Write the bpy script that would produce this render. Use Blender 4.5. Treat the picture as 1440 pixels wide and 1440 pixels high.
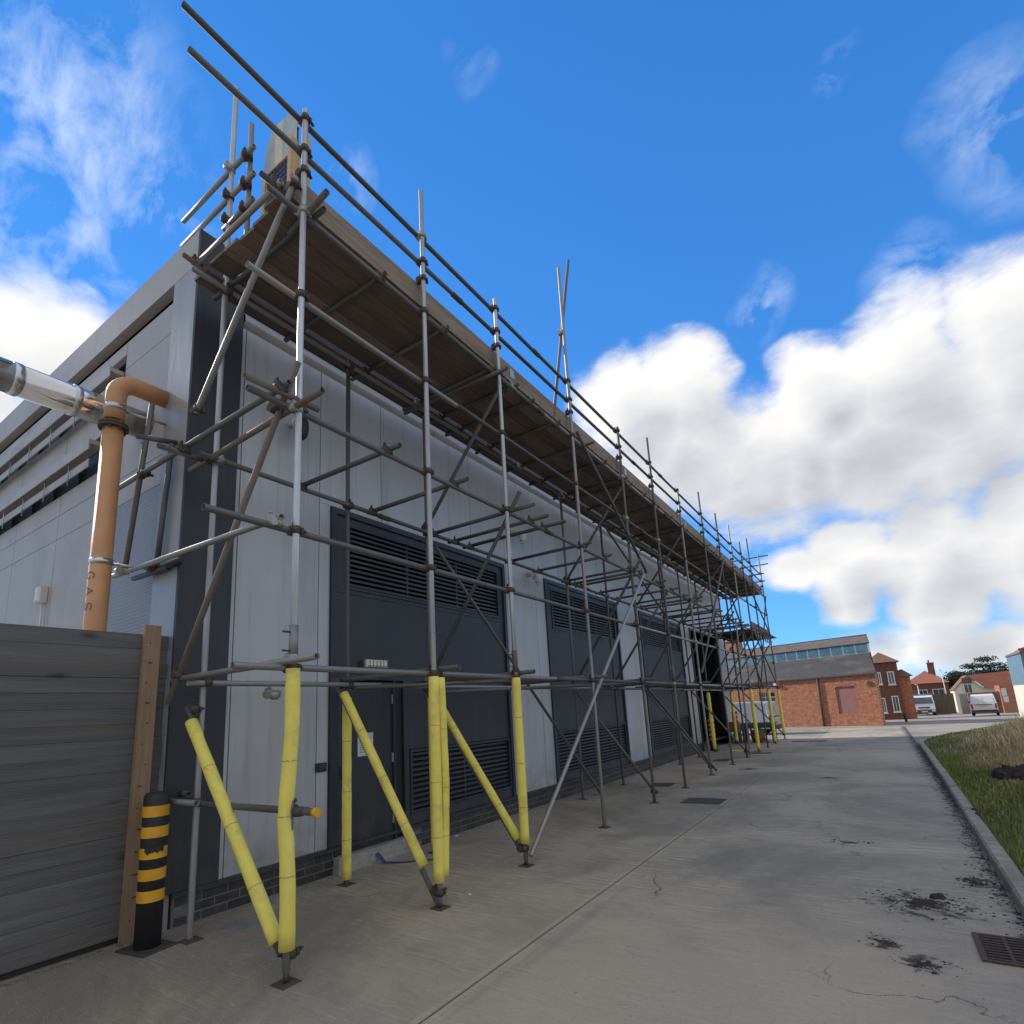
import bpy, math, random
import numpy as np
from mathutils import Vector, Matrix, Quaternion
random.seed(7); NR=np.random.RandomState(11)
SC=bpy.context.scene
for o in list(bpy.data.objects): bpy.data.objects.remove(o)
COL=SC.collection
R_=math.radians

# ------------------------------------------------------------------ camera
cam=bpy.data.cameras.new('camera'); co=bpy.data.objects.new('camera',cam); COL.objects.link(co)
pitch,roll,yaw=R_(11.21411),R_(-3.20628),R_(-32.8545)
fw=Vector((math.sin(yaw)*math.cos(pitch),math.cos(yaw)*math.cos(pitch),math.sin(pitch)))
rt=Vector((math.cos(yaw),-math.sin(yaw),0)); up=rt.cross(fw)
c,s=math.cos(roll),math.sin(roll)
cx=rt*c+up*s; cy=-rt*s+up*c
m=Matrix((( cx.x,cy.x,-fw.x,0),(cx.y,cy.y,-fw.y,0),(cx.z,cy.z,-fw.z,1.55),(0,0,0,1)))
co.matrix_world=m
cam.sensor_width=36; cam.lens=774.14/1440*36; cam.shift_y=(849.2-720)/1440
cam.clip_start=.05; cam.clip_end=3000
SC.camera=co
# ------------------------------------------------------------------ sun and exposure
SUNV=Vector((-.82,.0,.55)).normalized()
SUN_EL=math.asin(SUNV.z); SUN_AZ=math.atan2(SUNV.x,SUNV.y)
sl=bpy.data.lights.new('sun','SUN'); sl.energy=2.3; sl.angle=R_(1.2); sl.color=(1,.93,.83)
so=bpy.data.objects.new('sun',sl); COL.objects.link(so); so.rotation_mode='QUATERNION'
so.rotation_quaternion=SUNV.to_track_quat('Z','Y'); so.location=(-20,-20,30)
SC.view_settings.view_transform='Standard'; SC.view_settings.look='None'
SC.view_settings.exposure=1.02; SC.view_settings.gamma=1; SC.view_settings.use_curve_mapping=False

# ------------------------------------------------------------------ sky with clouds
W=bpy.data.worlds.new('World'); SC.world=W; W.use_nodes=True
def clouds_group(name,B,k,full):
    g=bpy.data.node_groups.new(name,'ShaderNodeTree')
    g.interface.new_socket('Vector',in_out='INPUT',socket_type='NodeSocketVector')
    g.interface.new_socket('Density',in_out='OUTPUT',socket_type='NodeSocketFloat')
    n=g.nodes; l=g.links
    gi=n.new('NodeGroupInput'); go=n.new('NodeGroupOutput')
    def noise(sc,det,ro,src,dist=0):
        a=n.new('ShaderNodeTexNoise'); a.inputs['Scale'].default_value=sc; a.inputs['Detail'].default_value=det
        a.inputs['Roughness'].default_value=ro; a.inputs['Distortion'].default_value=dist; l.new(src,a.inputs['Vector']); return a
    def ma(op,a,b=None,cl=False,c=None):
        q=n.new('ShaderNodeMath'); q.operation=op; q.use_clamp=cl
        for i,v in enumerate((a,b,c)):
            if v is None: continue
            if isinstance(v,(int,float)): q.inputs[i].default_value=v
            else: l.new(v,q.inputs[i])
        return q.outputs[0]
    V=gi.outputs[0]
    wn=noise(7,2,.5,V)
    add=n.new('ShaderNodeVectorMath'); add.operation='MULTIPLY_ADD'; l.new(wn.outputs['Color'],add.inputs[0]); add.inputs[1].default_value=(.11,.11,.11); l.new(V,add.inputs[2])
    cur=None
    for x,y,z,r in B:
        d=n.new('ShaderNodeVectorMath'); d.operation='DISTANCE'; l.new(add.outputs[0],d.inputs[0]); d.inputs[1].default_value=(x+.055,y+.055,z+.055)
        f=ma('MULTIPLY_ADD',d.outputs['Value'],-1/(r*k),False,1.0)
        cur=f if cur is None else ma('MAXIMUM',cur,f)
    cur=ma('MAXIMUM',cur,0)
    if name=='wisps':
        mp=n.new('ShaderNodeMapping'); l.new(V,mp.inputs[0]); mp.inputs['Rotation'].default_value=(.2,.7,.5); mp.inputs['Scale'].default_value=(5,8,6)
        n3=noise(1.7,6,.62,mp.outputs[0],.35)
        w=ma('MULTIPLY',ma('MULTIPLY',cur,1.3,True),ma('MULTIPLY',ma('SUBTRACT',n3.outputs['Fac'],.43),4.0,True)); l.new(w,go.inputs[0]); return g
    fm=n.new('ShaderNodeMapping'); l.new(V,fm.inputs[0]); fm.inputs['Scale'].default_value=(1,1,1.9); n1=noise(10.5,8 if full else 3,.62,fm.outputs[0],.2); n2=noise(2.6,4,.6,V,.2)
    sep=n.new('ShaderNodeSeparateXYZ'); l.new(V,sep.inputs[0])
    # denser unseen cloud added right, behind and overhead, for whiter fill light
    back=ma('MULTIPLY',ma('SUBTRACT',ma('SUBTRACT',ma('MULTIPLY',sep.outputs['X'],.8),sep.outputs['Y']),-.22),3.0,True)
    low=ma('MULTIPLY',ma('SUBTRACT',1.5,sep.outputs['Z']),1.4,True)
    fill_cloud=ma('MULTIPLY',ma('MULTIPLY',back,low),ma('MULTIPLY',ma('SUBTRACT',n2.outputs['Fac'],.16),3.5,True))
    ab=ma('ABSOLUTE',ma('SUBTRACT',sep.outputs['Z'],.058)); band=ma('MULTIPLY',ma('MULTIPLY_ADD',ab,-16,True,1.0),ma('MULTIPLY',ma('ADD',sep.outputs['X'],.10),9,True)); band=ma('MULTIPLY',band,.62)
    tot=ma('MAXIMUM',ma('MAXIMUM',cur,band),ma('MULTIPLY',fill_cloud,.8))
    edge=ma('MULTIPLY',tot,5,True)
    dens=ma('MULTIPLY',edge,ma('MULTIPLY_ADD',tot,1.75,False,ma('MULTIPLY_ADD',n1.outputs['Fac'],1.35 if full else 1.0,False,-.675 if full else -.5)))
    l.new(dens,go.inputs[0]); return g
CU=[(-0.285,0.822,0.485,0.085),(-0.20,0.84,0.50,0.085),(-0.242,0.872,0.425,0.11),(-0.154,0.91,0.386,0.12),(-0.06,0.925,0.375,0.12),(-0.01,0.885,0.455,0.075),(0.03,0.93,0.37,0.12),(0.085,0.895,0.435,0.095),(0.15,0.925,0.35,0.12),(0.222,0.875,0.43,0.115),(0.30,0.87,0.40,0.15),
(-0.085,0.976,0.200,0.05),(-0.01,0.98,0.188,0.075),(0.10,0.973,0.195,0.095),(0.20,0.964,0.18,0.095),(-0.02,0.99,0.13,0.045),(0.09,0.99,0.118,0.055),
(-0.84,0.21,0.50,0.085),(-0.885,0.14,0.44,0.09)]
CI=[(-0.674,0.14,0.728,0.075),(-0.72,0.17,0.67,0.085),(-0.775,0.17,0.61,0.08),(-0.70,0.26,0.67,0.05),(-0.51,0.42,0.75,0.02),(-0.31,0.47,0.82,0.02),(0.22,0.75,0.62,0.04),(0.08,0.66,0.75,0.015),(-0.062,0.823,0.564,0.022),(0.114,0.849,0.516,0.035),(-0.142,0.949,0.282,0.06)]
def build_world():
    nt=W.node_tree; n=nt.nodes; l=nt.links; n.clear()
    out=n.new('ShaderNodeOutputWorld'); bg=n.new('ShaderNodeBackground'); bg.inputs['Strength'].default_value=.1
    sky=n.new('ShaderNodeTexSky'); sky.sky_type='NISHITA'; sky.sun_disc=False
    sky.sun_elevation=SUN_EL; sky.sun_rotation=SUN_AZ; sky.altitude=50; sky.air_density=1.0; sky.dust_density=.0; sky.ozone_density=2.2
    tc=n.new('ShaderNodeTexCoord')
    hs=n.new('ShaderNodeMix'); hs.data_type='RGBA'; hs.blend_type='MULTIPLY'; hs.inputs[0].default_value=1; l.new(sky.outputs[0],hs.inputs[6]); hs.inputs[7].default_value=(.6,1.3,1.9,1)
    geo=n.new('ShaderNodeSeparateXYZ'); l.new(tc.outputs['Generated'],geo.inputs[0])
    gr=n.new('ShaderNodeValToRGB'); l.new(geo.outputs['Z'],gr.inputs[0]); ge=gr.color_ramp.elements
    ge[0].position=0; ge[0].color=(.13,.36,.72,1); ge[1].position=.85; ge[1].color=(.022,.17,.55,1); g3=ge.new(.35); g3.color=(.048,.235,.68,1)
    gs=n.new('ShaderNodeVectorMath'); gs.operation='SCALE'; l.new(gr.outputs[0],gs.inputs[0]); gs.inputs['Scale'].default_value=5.3
    gm_=n.new('ShaderNodeMix'); gm_.data_type='RGBA'; gm_.inputs[0].default_value=.75; l.new(hs.outputs[2],gm_.inputs[6]); l.new(gs.outputs[0],gm_.inputs[7]); hs=gm_
    def G(src,grp):
        q=n.new('ShaderNodeGroup'); q.node_tree=grp; l.new(src,q.inputs[0]); return q.outputs[0]
    a=G(tc.outputs['Generated'],clouds_group('cumulus',CU,1.38,True)); w=G(tc.outputs['Generated'],clouds_group('wisps',CI,2.3,True))
    off=n.new('ShaderNodeVectorMath'); off.operation='ADD'; l.new(tc.outputs['Generated'],off.inputs[0]); off.inputs[1].default_value=(-.03,-.015,.06)
    b=G(off.outputs[0],clouds_group('cumulus_light',CU,1.38,False))
    def ma(op,x,y,cl=False):
        q=n.new('ShaderNodeMath'); q.operation=op; q.use_clamp=cl
        for i,v in enumerate((x,y)):
            if isinstance(v,(int,float)): q.inputs[i].default_value=v
            else: l.new(v,q.inputs[i])
        return q.outputs[0]
    def sm(x,lo,hi):
        q=n.new('ShaderNodeMapRange'); q.interpolation_type='SMOOTHSTEP'; l.new(x,q.inputs[0]); q.inputs[1].default_value=lo; q.inputs[2].default_value=hi; return q.outputs[0]
    alpha=sm(a,.12,.95)
    shade=ma('ADD',1.0,ma('MULTIPLY',ma('MAXIMUM',b,0),-.46),True)
    cr=n.new('ShaderNodeValToRGB'); l.new(shade,cr.inputs[0])
    e=cr.color_ramp.elements; e[0].position=.05; e[0].color=(.42,.44,.49,1); e[1].position=.85; e[1].color=(.95,.935,.92,1)
    e2=e.new(.42); e2.color=(.64,.66,.70,1)
    k=n.new('ShaderNodeVectorMath'); k.operation='SCALE'; l.new(cr.outputs[0],k.inputs[0]); k.inputs['Scale'].default_value=5.35
    mx=n.new('ShaderNodeMix'); mx.data_type='RGBA'; l.new(ma('MULTIPLY',w,.62),mx.inputs[0]); l.new(hs.outputs[2],mx.inputs[6]); mx.inputs[7].default_value=(4.0,4.6,5.6,1)
    mx2=n.new('ShaderNodeMix'); mx2.data_type='RGBA'; l.new(alpha,mx2.inputs[0]); l.new(mx.outputs[2],mx2.inputs[6]); l.new(k.outputs[0],mx2.inputs[7])
    l.new(mx2.outputs[2],bg.inputs['Color']); l.new(bg.outputs[0],out.inputs[0])
build_world()

# ------------------------------------------------------------------ materials
def mat(name,c1,c2=None,scale=6,rough=.6,metal=0,bump=0,bscale=None,stretch=(1,1,1),coord='Object',detail=6,contrast=(.35,.65),rand=0,c3=None,s3=1.3,m3=(.5,.7),spec=.5,rough2=None):
    M=bpy.data.materials.new(name); M.use_nodes=True; nt=M.node_tree; n=nt.nodes; l=nt.links
    b=n['Principled BSDF']; b.inputs['Metallic'].default_value=metal; b.inputs['Roughness'].default_value=rough
    b.inputs['Specular IOR Level'].default_value=spec
    if c2 is None and not bump:
        b.inputs['Base Color'].default_value=(*c1,1); return M
    if coord=='World':
        tc=n.new('ShaderNodeNewGeometry'); src=tc.outputs['Position']
    else:
        tc=n.new('ShaderNodeTexCoord'); src=tc.outputs['Object']
    mp=n.new('ShaderNodeMapping'); mp.inputs['Scale'].default_value=stretch; l.new(src,mp.inputs[0])
    vec=mp.outputs[0]
    if rand:
        oi=n.new('ShaderNodeObjectInfo'); ad=n.new('ShaderNodeVectorMath'); ad.operation='ADD'
        ml=n.new('ShaderNodeMath'); ml.operation='MULTIPLY'; l.new(oi.outputs['Random'],ml.inputs[0]); ml.inputs[1].default_value=37
        l.new(vec,ad.inputs[0]); l.new(ml.outputs[0],ad.inputs[1]); vec=ad.outputs[0]
    no=n.new('ShaderNodeTexNoise'); no.inputs['Scale'].default_value=scale; no.inputs['Detail'].default_value=detail; no.inputs['Roughness'].default_value=.6
    l.new(vec,no.inputs['Vector'])
    mr=n.new('ShaderNodeMapRange'); l.new(no.outputs['Fac'],mr.inputs[0]); mr.inputs[1].default_value=contrast[0]; mr.inputs[2].default_value=contrast[1]
    mx=n.new('ShaderNodeMix'); mx.data_type='RGBA'; l.new(mr.outputs[0],mx.inputs[0]); mx.inputs[6].default_value=(*c1,1); mx.inputs[7].default_value=(*(c2 or c1),1)
    outc=mx.outputs[2]
    if c3:
        n3=n.new('ShaderNodeTexNoise'); n3.inputs['Scale'].default_value=s3; n3.inputs['Detail'].default_value=7; n3.inputs['Roughness'].default_value=.65; l.new(vec,n3.inputs['Vector'])
        r3=n.new('ShaderNodeMapRange'); l.new(n3.outputs['Fac'],r3.inputs[0]); r3.inputs[1].default_value=m3[0]; r3.inputs[2].default_value=m3[1]
        x3=n.new('ShaderNodeMix'); x3.data_type='RGBA'; l.new(r3.outputs[0],x3.inputs[0]); l.new(outc,x3.inputs[6]); x3.inputs[7].default_value=(*c3,1); outc=x3.outputs[2]
    if rand:
        hs=n.new('ShaderNodeHueSaturation'); l.new(outc,hs.inputs['Color'])
        rr=n.new('ShaderNodeMapRange'); l.new(oi.outputs['Random'],rr.inputs[0]); rr.inputs[3].default_value=1-rand; rr.inputs[4].default_value=1+rand
        l.new(rr.outputs[0],hs.inputs['Value']); outc=hs.outputs[0]
    l.new(outc,b.inputs['Base Color'])
    if rough2 is not None:
        q=n.new('ShaderNodeMapRange'); l.new(no.outputs['Fac'],q.inputs[0]); q.inputs[1].default_value=.3; q.inputs[2].default_value=.7; q.inputs[3].default_value=rough; q.inputs[4].default_value=rough2
        l.new(q.outputs[0],b.inputs['Roughness'])
    if bump:
        nb=n.new('ShaderNodeTexNoise'); nb.inputs['Scale'].default_value=bscale or scale*4; nb.inputs['Detail'].default_value=5; l.new(vec,nb.inputs['Vector'])
        bp=n.new('ShaderNodeBump'); bp.inputs['Strength'].default_value=bump; bp.inputs['Distance'].default_value=.01
        l.new(nb.outputs['Fac'],bp.inputs['Height']); l.new(bp.outputs[0],b.inputs['Normal'])
    return M
def add_ribs(M,freq,strength,axis='Z'):
    nt=M.node_tree; n=nt.nodes; l=nt.links; b=n['Principled BSDF']
    g=n.new('ShaderNodeNewGeometry'); s=n.new('ShaderNodeSeparateXYZ'); l.new(g.outputs['Position'],s.inputs[0])
    a=n.new('ShaderNodeMath'); a.operation='MULTIPLY'; l.new(s.outputs[axis],a.inputs[0]); a.inputs[1].default_value=freq*2*math.pi
    q=n.new('ShaderNodeMath'); q.operation='SINE'; l.new(a.outputs[0],q.inputs[0])
    bp=n.new('ShaderNodeBump'); bp.inputs['Strength'].default_value=strength; bp.inputs['Distance'].default_value=.004; l.new(q.outputs[0],bp.inputs['Height'])
    if b.inputs['Normal'].links: l.new(b.inputs['Normal'].links[0].from_socket,bp.inputs['Normal'])
    l.new(bp.outputs[0],b.inputs['Normal'])
M={}
M['galv']=mat('galvanised_bright',(.50,.52,.54),(.30,.31,.32),9,.40,.7,0.012,40,(1,1,.35),'Object',rand=.12,rough2=.6)
M['tube']=mat('weathered_tube',(.15,.152,.155),(.088,.087,.086),7,.6,.35,0.012,30,(1,1,.3),'Object',rand=.25,c3=(.12,.075,.05),s3=2.2,m3=(.6,.78))
M['tube_pale']=mat('dull_zinc_tube',(.29,.29,.29),(.23,.225,.22),7,.5,.45,0.012,30,(1,1,.3),'Object',rand=.15,c3=(.24,.17,.12),s3=2.5,m3=(.6,.8))
M['rust_tube']=mat('rusty_tube',(.19,.175,.16),(.13,.10,.08),5,.7,.2,0.012,30,(1,1,.3),'Object',rand=.2)
M['coupler']=mat('rusty_coupler',(.07,.06,.055),(.12,.09,.07),30,.75,.35,.3,80)
M['coupler_new']=mat('zinc_coupler',(.45,.45,.42),(.3,.3,.28),30,.5,.5,.2,80)
M['board']=mat('scaffold_board',(.215,.158,.118),(.13,.096,.073),5,.85,0,.4,40,(6,.5,6),'Object',rand=.38,c3=(.13,.095,.072),s3=1.1,m3=(.52,.75))
M['toe']=mat('toe_board',(.30,.235,.18),(.20,.155,.12),6,.85,0,.4,40,(1,.5,5),'World',rand=.15,c3=(.14,.10,.075),s3=1.3,m3=(.5,.72))
M['foam']=mat('yellow_foam',(.88,.77,.17),(.80,.69,.14),5,.75,0,.3,35,coord='World',c3=(.50,.41,.13),s3=3.5,m3=(.54,.78))
M['foam_seam']=mat('foam_seam',(.52,.42,.08))
M['white']=mat('silver_cladding',(.48,.51,.54),(.445,.472,.50),1.6,.45,.2,.02,8,(1,1,.35),'World',c3=(.34,.35,.355),s3=.9,m3=(.5,.85),rand=.035)
M['endclad']=mat('end_cladding',(.40,.385,.365),(.355,.345,.33),1.0,.55,.0,.03,5,(1,1,.4),'World',c3=(.26,.255,.245),s3=.8,m3=(.5,.8))
M['pilaster']=mat('end_pilaster',(.36,.35,.33),(.27,.263,.25),1.3,.42,.2,.12,2.2,(1,1,.3),'World')
M['ribclad']=mat('ribbed_cladding',(.27,.265,.255),(.24,.235,.225),1.5,.42,.3,.02,6,(1,1,1),'World'); add_ribs(M['ribclad'],28,.9)
M['anth']=mat('anthracite_cladding',(.031,.036,.044),(.026,.030,.037),1.2,.5,.05,.02,9,(1,1,.4),'World',c3=(.042,.047,.055),s3=1.1,m3=(.55,.8))
M['anthrib']=mat('anthracite_ribbed',(.037,.042,.050),(.032,.036,.043),1.2,.5,.1,.02,9,(1,1,.4),'World'); add_ribs(M['anthrib'],40,.10)
M['frame']=mat('anthracite_frame',(.025,.032,.045),(.02,.026,.037),2,.45,.1,coord='World')
M['blade']=mat('louvre_blade',(.055,.06,.068),(.04,.045,.052),3,.45,.2,coord='World')
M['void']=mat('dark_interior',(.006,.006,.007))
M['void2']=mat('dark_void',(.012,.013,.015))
M['seal']=mat('panel_joint',(.03,.033,.038))
M['eave']=mat('eave_trim',(.42,.42,.42),(.38,.38,.38),2,.35,.2,coord='World')
M['brick']=mat('engineering_brick',(.060,.055,.058),(.032,.031,.035),14,.6,0,.3,90,coord='Object',rand=.3,c3=(.12,.085,.075),s3=5,m3=(.6,.8))
M['mortar']=mat('mortar',(.19,.18,.17),(.13,.125,.12),20,.9,0,.3,80,coord='World')
M['chrome']=mat('polished_steel',(.66,.66,.66),(.58,.58,.58),3,.16,1,.05,4,(1,.3,1),'World')
M['steel']=mat('stainless_band',(.62,.64,.66),(.5,.52,.54),8,.28,1,coord='World')
M['orange']=mat('ochre_pipe_paint',(.58,.30,.15),(.51,.26,.125),5,.5,0,.1,30,coord='World',c3=(.42,.19,.085),s3=2.3,m3=(.58,.78))
M['rust']=mat('rust',(.11,.078,.06),(.07,.052,.042),25,.85,.1,.4,70,coord='World')
M['black']=mat('black_rubber',(.02,.02,.022),(.03,.03,.032),12,.6,coord='World')
M['yellow']=mat('yellow_band',(.80,.42,.02),(.68,.34,.02),8,.5,0,.05,30,coord='World')
M['plastic']=mat('pale_plastic',(.62,.64,.62),(.55,.57,.55),10,.5,coord='World')
M['glasslight']=mat('lamp_diffuser',(.75,.75,.68),(.65,.65,.58),20,.3,coord='World')
M['timber']=mat('fresh_timber',(.33,.22,.135),(.26,.17,.10),5,.75,0,.3,50,(7,7,.6),'World',c3=(.22,.12,.06),s3=3,m3=(.62,.78))
M['lighttimber']=mat('pale_timber',(.62,.45,.27),(.50,.34,.19),6,.75,0,.3,50,(5,5,.6),'World')
M['plank']=mat('weathered_plank',(.15,.15,.153),(.10,.102,.107),4,.85,0,.5,30,(4,.22,5),'Object',rand=.14,c3=(.13,.115,.098),s3=.9,m3=(.5,.7))
M['board_dark']=mat('plank_shadow',(.03,.026,.022))
M['grate']=mat('cast_iron',(.12,.07,.058),(.07,.045,.038),30,.75,.3,.3,80,coord='World')
M['cover']=mat('manhole_iron',(.055,.055,.055),(.085,.08,.075),18,.7,.3,.3,80,coord='World')
M['coverpale']=mat('pale_plate',(.27,.30,.31),(.2,.22,.23),12,.5,.3,.1,60,coord='World')
M['mud']=mat('dark_mud',(.03,.024,.02),(.055,.043,.034),25,.95,0,.6,60,coord='World')
M['kerb']=mat('kerb_concrete',(.36,.33,.265),(.24,.22,.175),7,.9,0,.5,60,coord='World',rand=.1,c3=(.12,.115,.10),s3=3,m3=(.55,.75))
M['step']=mat('threshold_concrete',(.40,.39,.36),(.28,.27,.25),9,.85,0,.3,60,(2,1,3),'World')
M['strap']=mat('blue_strap',(.02,.07,.22),(.015,.05,.17),20,.6,coord='World')
M['asphalt']=mat('road_surface',(.33,.295,.25),(.25,.225,.195),.6,.9,0,.3,40,(1,1,1),'World',c3=(.17,.16,.145),s3=.15,m3=(.5,.62))
M['line']=mat('road_line',(.5,.49,.46),(.36,.35,.33),5,.8,coord='World')
M['soil']=mat('verge_soil',(.045,.065,.02),(.07,.075,.03),2.5,.95,0,.6,30,coord='World',c3=(.15,.12,.06),s3=.8,m3=(.5,.65))
M['slate']=mat('slate_roof',(.060,.058,.060),(.042,.041,.044),3,.7,0,.4,20,(1,1,4),'World',c3=(.11,.10,.085),s3=.8,m3=(.5,.7))
M['oldslate']=mat('lichened_slate',(.15,.125,.10),(.085,.075,.068),2.5,.8,0,.4,14,(1,1,2),'World',c3=(.17,.09,.07),s3=1.2,m3=(.5,.7))
M['redroof']=mat('red_roof_tile',(.34,.12,.075),(.25,.09,.06),2,.8,0,.3,20,(1,1,5),'World')
M['brownroof']=mat('brown_roof_tile',(.22,.11,.08),(.16,.085,.065),2,.8,0,.3,20,(1,1,5),'World')
M['cream']=mat('cream_render',(.72,.66,.52),(.64,.58,.45),3,.8,coord='World')
M['redpaint']=mat('bricked_panel',(.33,.16,.155),(.28,.135,.13),6,.85,0,.2,40,coord='World')
M['whitepaint']=mat('white_paint',(.75,.76,.75),(.68,.69,.68),5,.5,coord='World')
M['vanwhite']=mat('van_white',(.74,.75,.78),(.70,.71,.74),3,.25,coord='World',spec=.6)
M['vansilver']=mat('van_silver',(.52,.54,.60),(.47,.49,.55),3,.3,.3,coord='World')
M['glass']=mat('window_glass',(.035,.05,.06),(.06,.08,.09),2,.08,0,coord='World',spec=.8)
M['skyglass']=mat('rooflight_glass',(.07,.17,.25),(.13,.24,.32),3,.12,0,coord='World',spec=.8)
M['tyre']=mat('tyre',(.02,.02,.02)); M['trim']=mat('grey_trim',(.06,.06,.065)); M['redlamp']=mat('red_lamp',(.35,.03,.03))
M['lamp']=mat('clear_lamp',(.7,.7,.68)); M['plate']=mat('number_plate',(.7,.6,.15))
M['bluemetal']=mat('blue_grey_sheet',(.16,.24,.29),(.13,.20,.25),3,.5,0,.05,10,(6,1,1),'World')
M['bark']=mat('bark',(.09,.065,.045),(.05,.038,.03),9,.9,0,.4,30,coord='World')
M['leafdark']=mat('dark_needles',(.022,.045,.022),(.045,.07,.03),.9,.85,coord='World')
M['leafolive']=mat('olive_leaves',(.05,.058,.02),(.028,.036,.016),1.2,.85,coord='World')
M['hedgewood']=mat('old_fence_wood',(.17,.13,.09),(.11,.085,.06),3,.85,0,.2,20,(5,5,.5),'World')
M['greygreen']=mat('dark_green_wood',(.05,.085,.09),(.035,.06,.065),6,.7,coord='World')
M['terracotta']=mat('weathered_barrel',(.30,.14,.085),(.2,.09,.055),6,.8,coord='World')
M['meshblue']=mat('blue_mesh',(.055,.085,.19),(.04,.06,.14),30,.7,coord='World')
M['meshdark']=mat('mesh_lines',(.02,.028,.07))
M['signgrey']=mat('faded_sheet',(.42,.50,.50),(.34,.41,.42),7,.6,0,coord='World')
M['signcream']=mat('cream_sheet',(.66,.60,.48),(.58,.53,.43),7,.6,0,coord='World')
M['paper']=mat('notice_paper',(.66,.68,.68),(.6,.62,.62),30,.7,coord='World'); M['ink']=mat('notice_ink',(.12,.12,.13))

def knots(Mt,sc,st,col):
    n=Mt.node_tree.nodes; l=Mt.node_tree.links; b=n['Principled BSDF']; g=n.new('ShaderNodeNewGeometry'); mp=n.new('ShaderNodeMapping'); mp.inputs['Scale'].default_value=st; l.new(g.outputs['Position'],mp.inputs[0])
    v=n.new('ShaderNodeTexVoronoi'); v.inputs['Scale'].default_value=sc; l.new(mp.outputs[0],v.inputs['Vector'])
    r=n.new('ShaderNodeMapRange'); l.new(v.outputs['Distance'],r.inputs[0]); r.inputs[1].default_value=.13; r.inputs[2].default_value=.04; r.inputs[4].default_value=.8
    x=n.new('ShaderNodeMix'); x.data_type='RGBA'; l.new(r.outputs[0],x.inputs[0]); l.new(b.inputs['Base Color'].links[0].from_socket,x.inputs[6]); x.inputs[7].default_value=(*col,1); l.new(x.outputs[2],b.inputs['Base Color'])
knots(M['plank'],2.6,(1,.55,1.6),(.045,.04,.038)); knots(M['timber'],4.5,(1,1.6,1),(.14,.07,.03))
def grime(Mt,col,z0,z1,k):   # splash dirt above the plinth and rain streaks
    n=Mt.node_tree.nodes; l=Mt.node_tree.links; b=n['Principled BSDF']; g=n.new('ShaderNodeNewGeometry'); sp=n.new('ShaderNodeSeparateXYZ'); l.new(g.outputs['Position'],sp.inputs[0])
    def nz(sc,st,det):
        mp=n.new('ShaderNodeMapping'); mp.inputs['Scale'].default_value=st; l.new(g.outputs['Position'],mp.inputs[0]); a=n.new('ShaderNodeTexNoise'); a.inputs['Scale'].default_value=sc; a.inputs['Detail'].default_value=det; a.inputs['Roughness'].default_value=.65; l.new(mp.outputs[0],a.inputs['Vector']); return a.outputs['Fac']
    def mr(x,a,c,lo,hi):
        r=n.new('ShaderNodeMapRange'); l.new(x,r.inputs[0]); r.inputs[1].default_value=a; r.inputs[2].default_value=c; r.inputs[3].default_value=lo; r.inputs[4].default_value=hi; return r.outputs[0]
    def mul(x,y):
        m_=n.new('ShaderNodeMath'); m_.operation='MULTIPLY'; l.new(x,m_.inputs[0]); l.new(y,m_.inputs[1]); return m_.outputs[0]
    base=b.inputs['Base Color'].links[0].from_socket
    for f in (mul(mr(sp.outputs['Z'],z1,z0,0,k),mr(nz(4,(1,1,1),7),.40,.66,0,1)), mr(nz(1.6,(4,9,.35),5),.52,.74,0,k*.55)):
        x=n.new('ShaderNodeMix'); x.data_type='RGBA'; l.new(f,x.inputs[0]); l.new(base,x.inputs[6]); x.inputs[7].default_value=(*col,1); base=x.outputs[2]
    l.new(base,b.inputs['Base Color'])
grime(M['white'],(.24,.235,.22),.27,.75,.75); grime(M['anth'],(.085,.082,.076),.2,.9,.6); grime(M['anthrib'],(.085,.082,.076),.3,1.3,.5); grime(M['frame'],(.085,.082,.076),.2,.9,.6); grime(M['endclad'],(.25,.24,.225),1.0,6.5,.35)  # end_cladding darkens patchily from the parapet down its whole height
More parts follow.
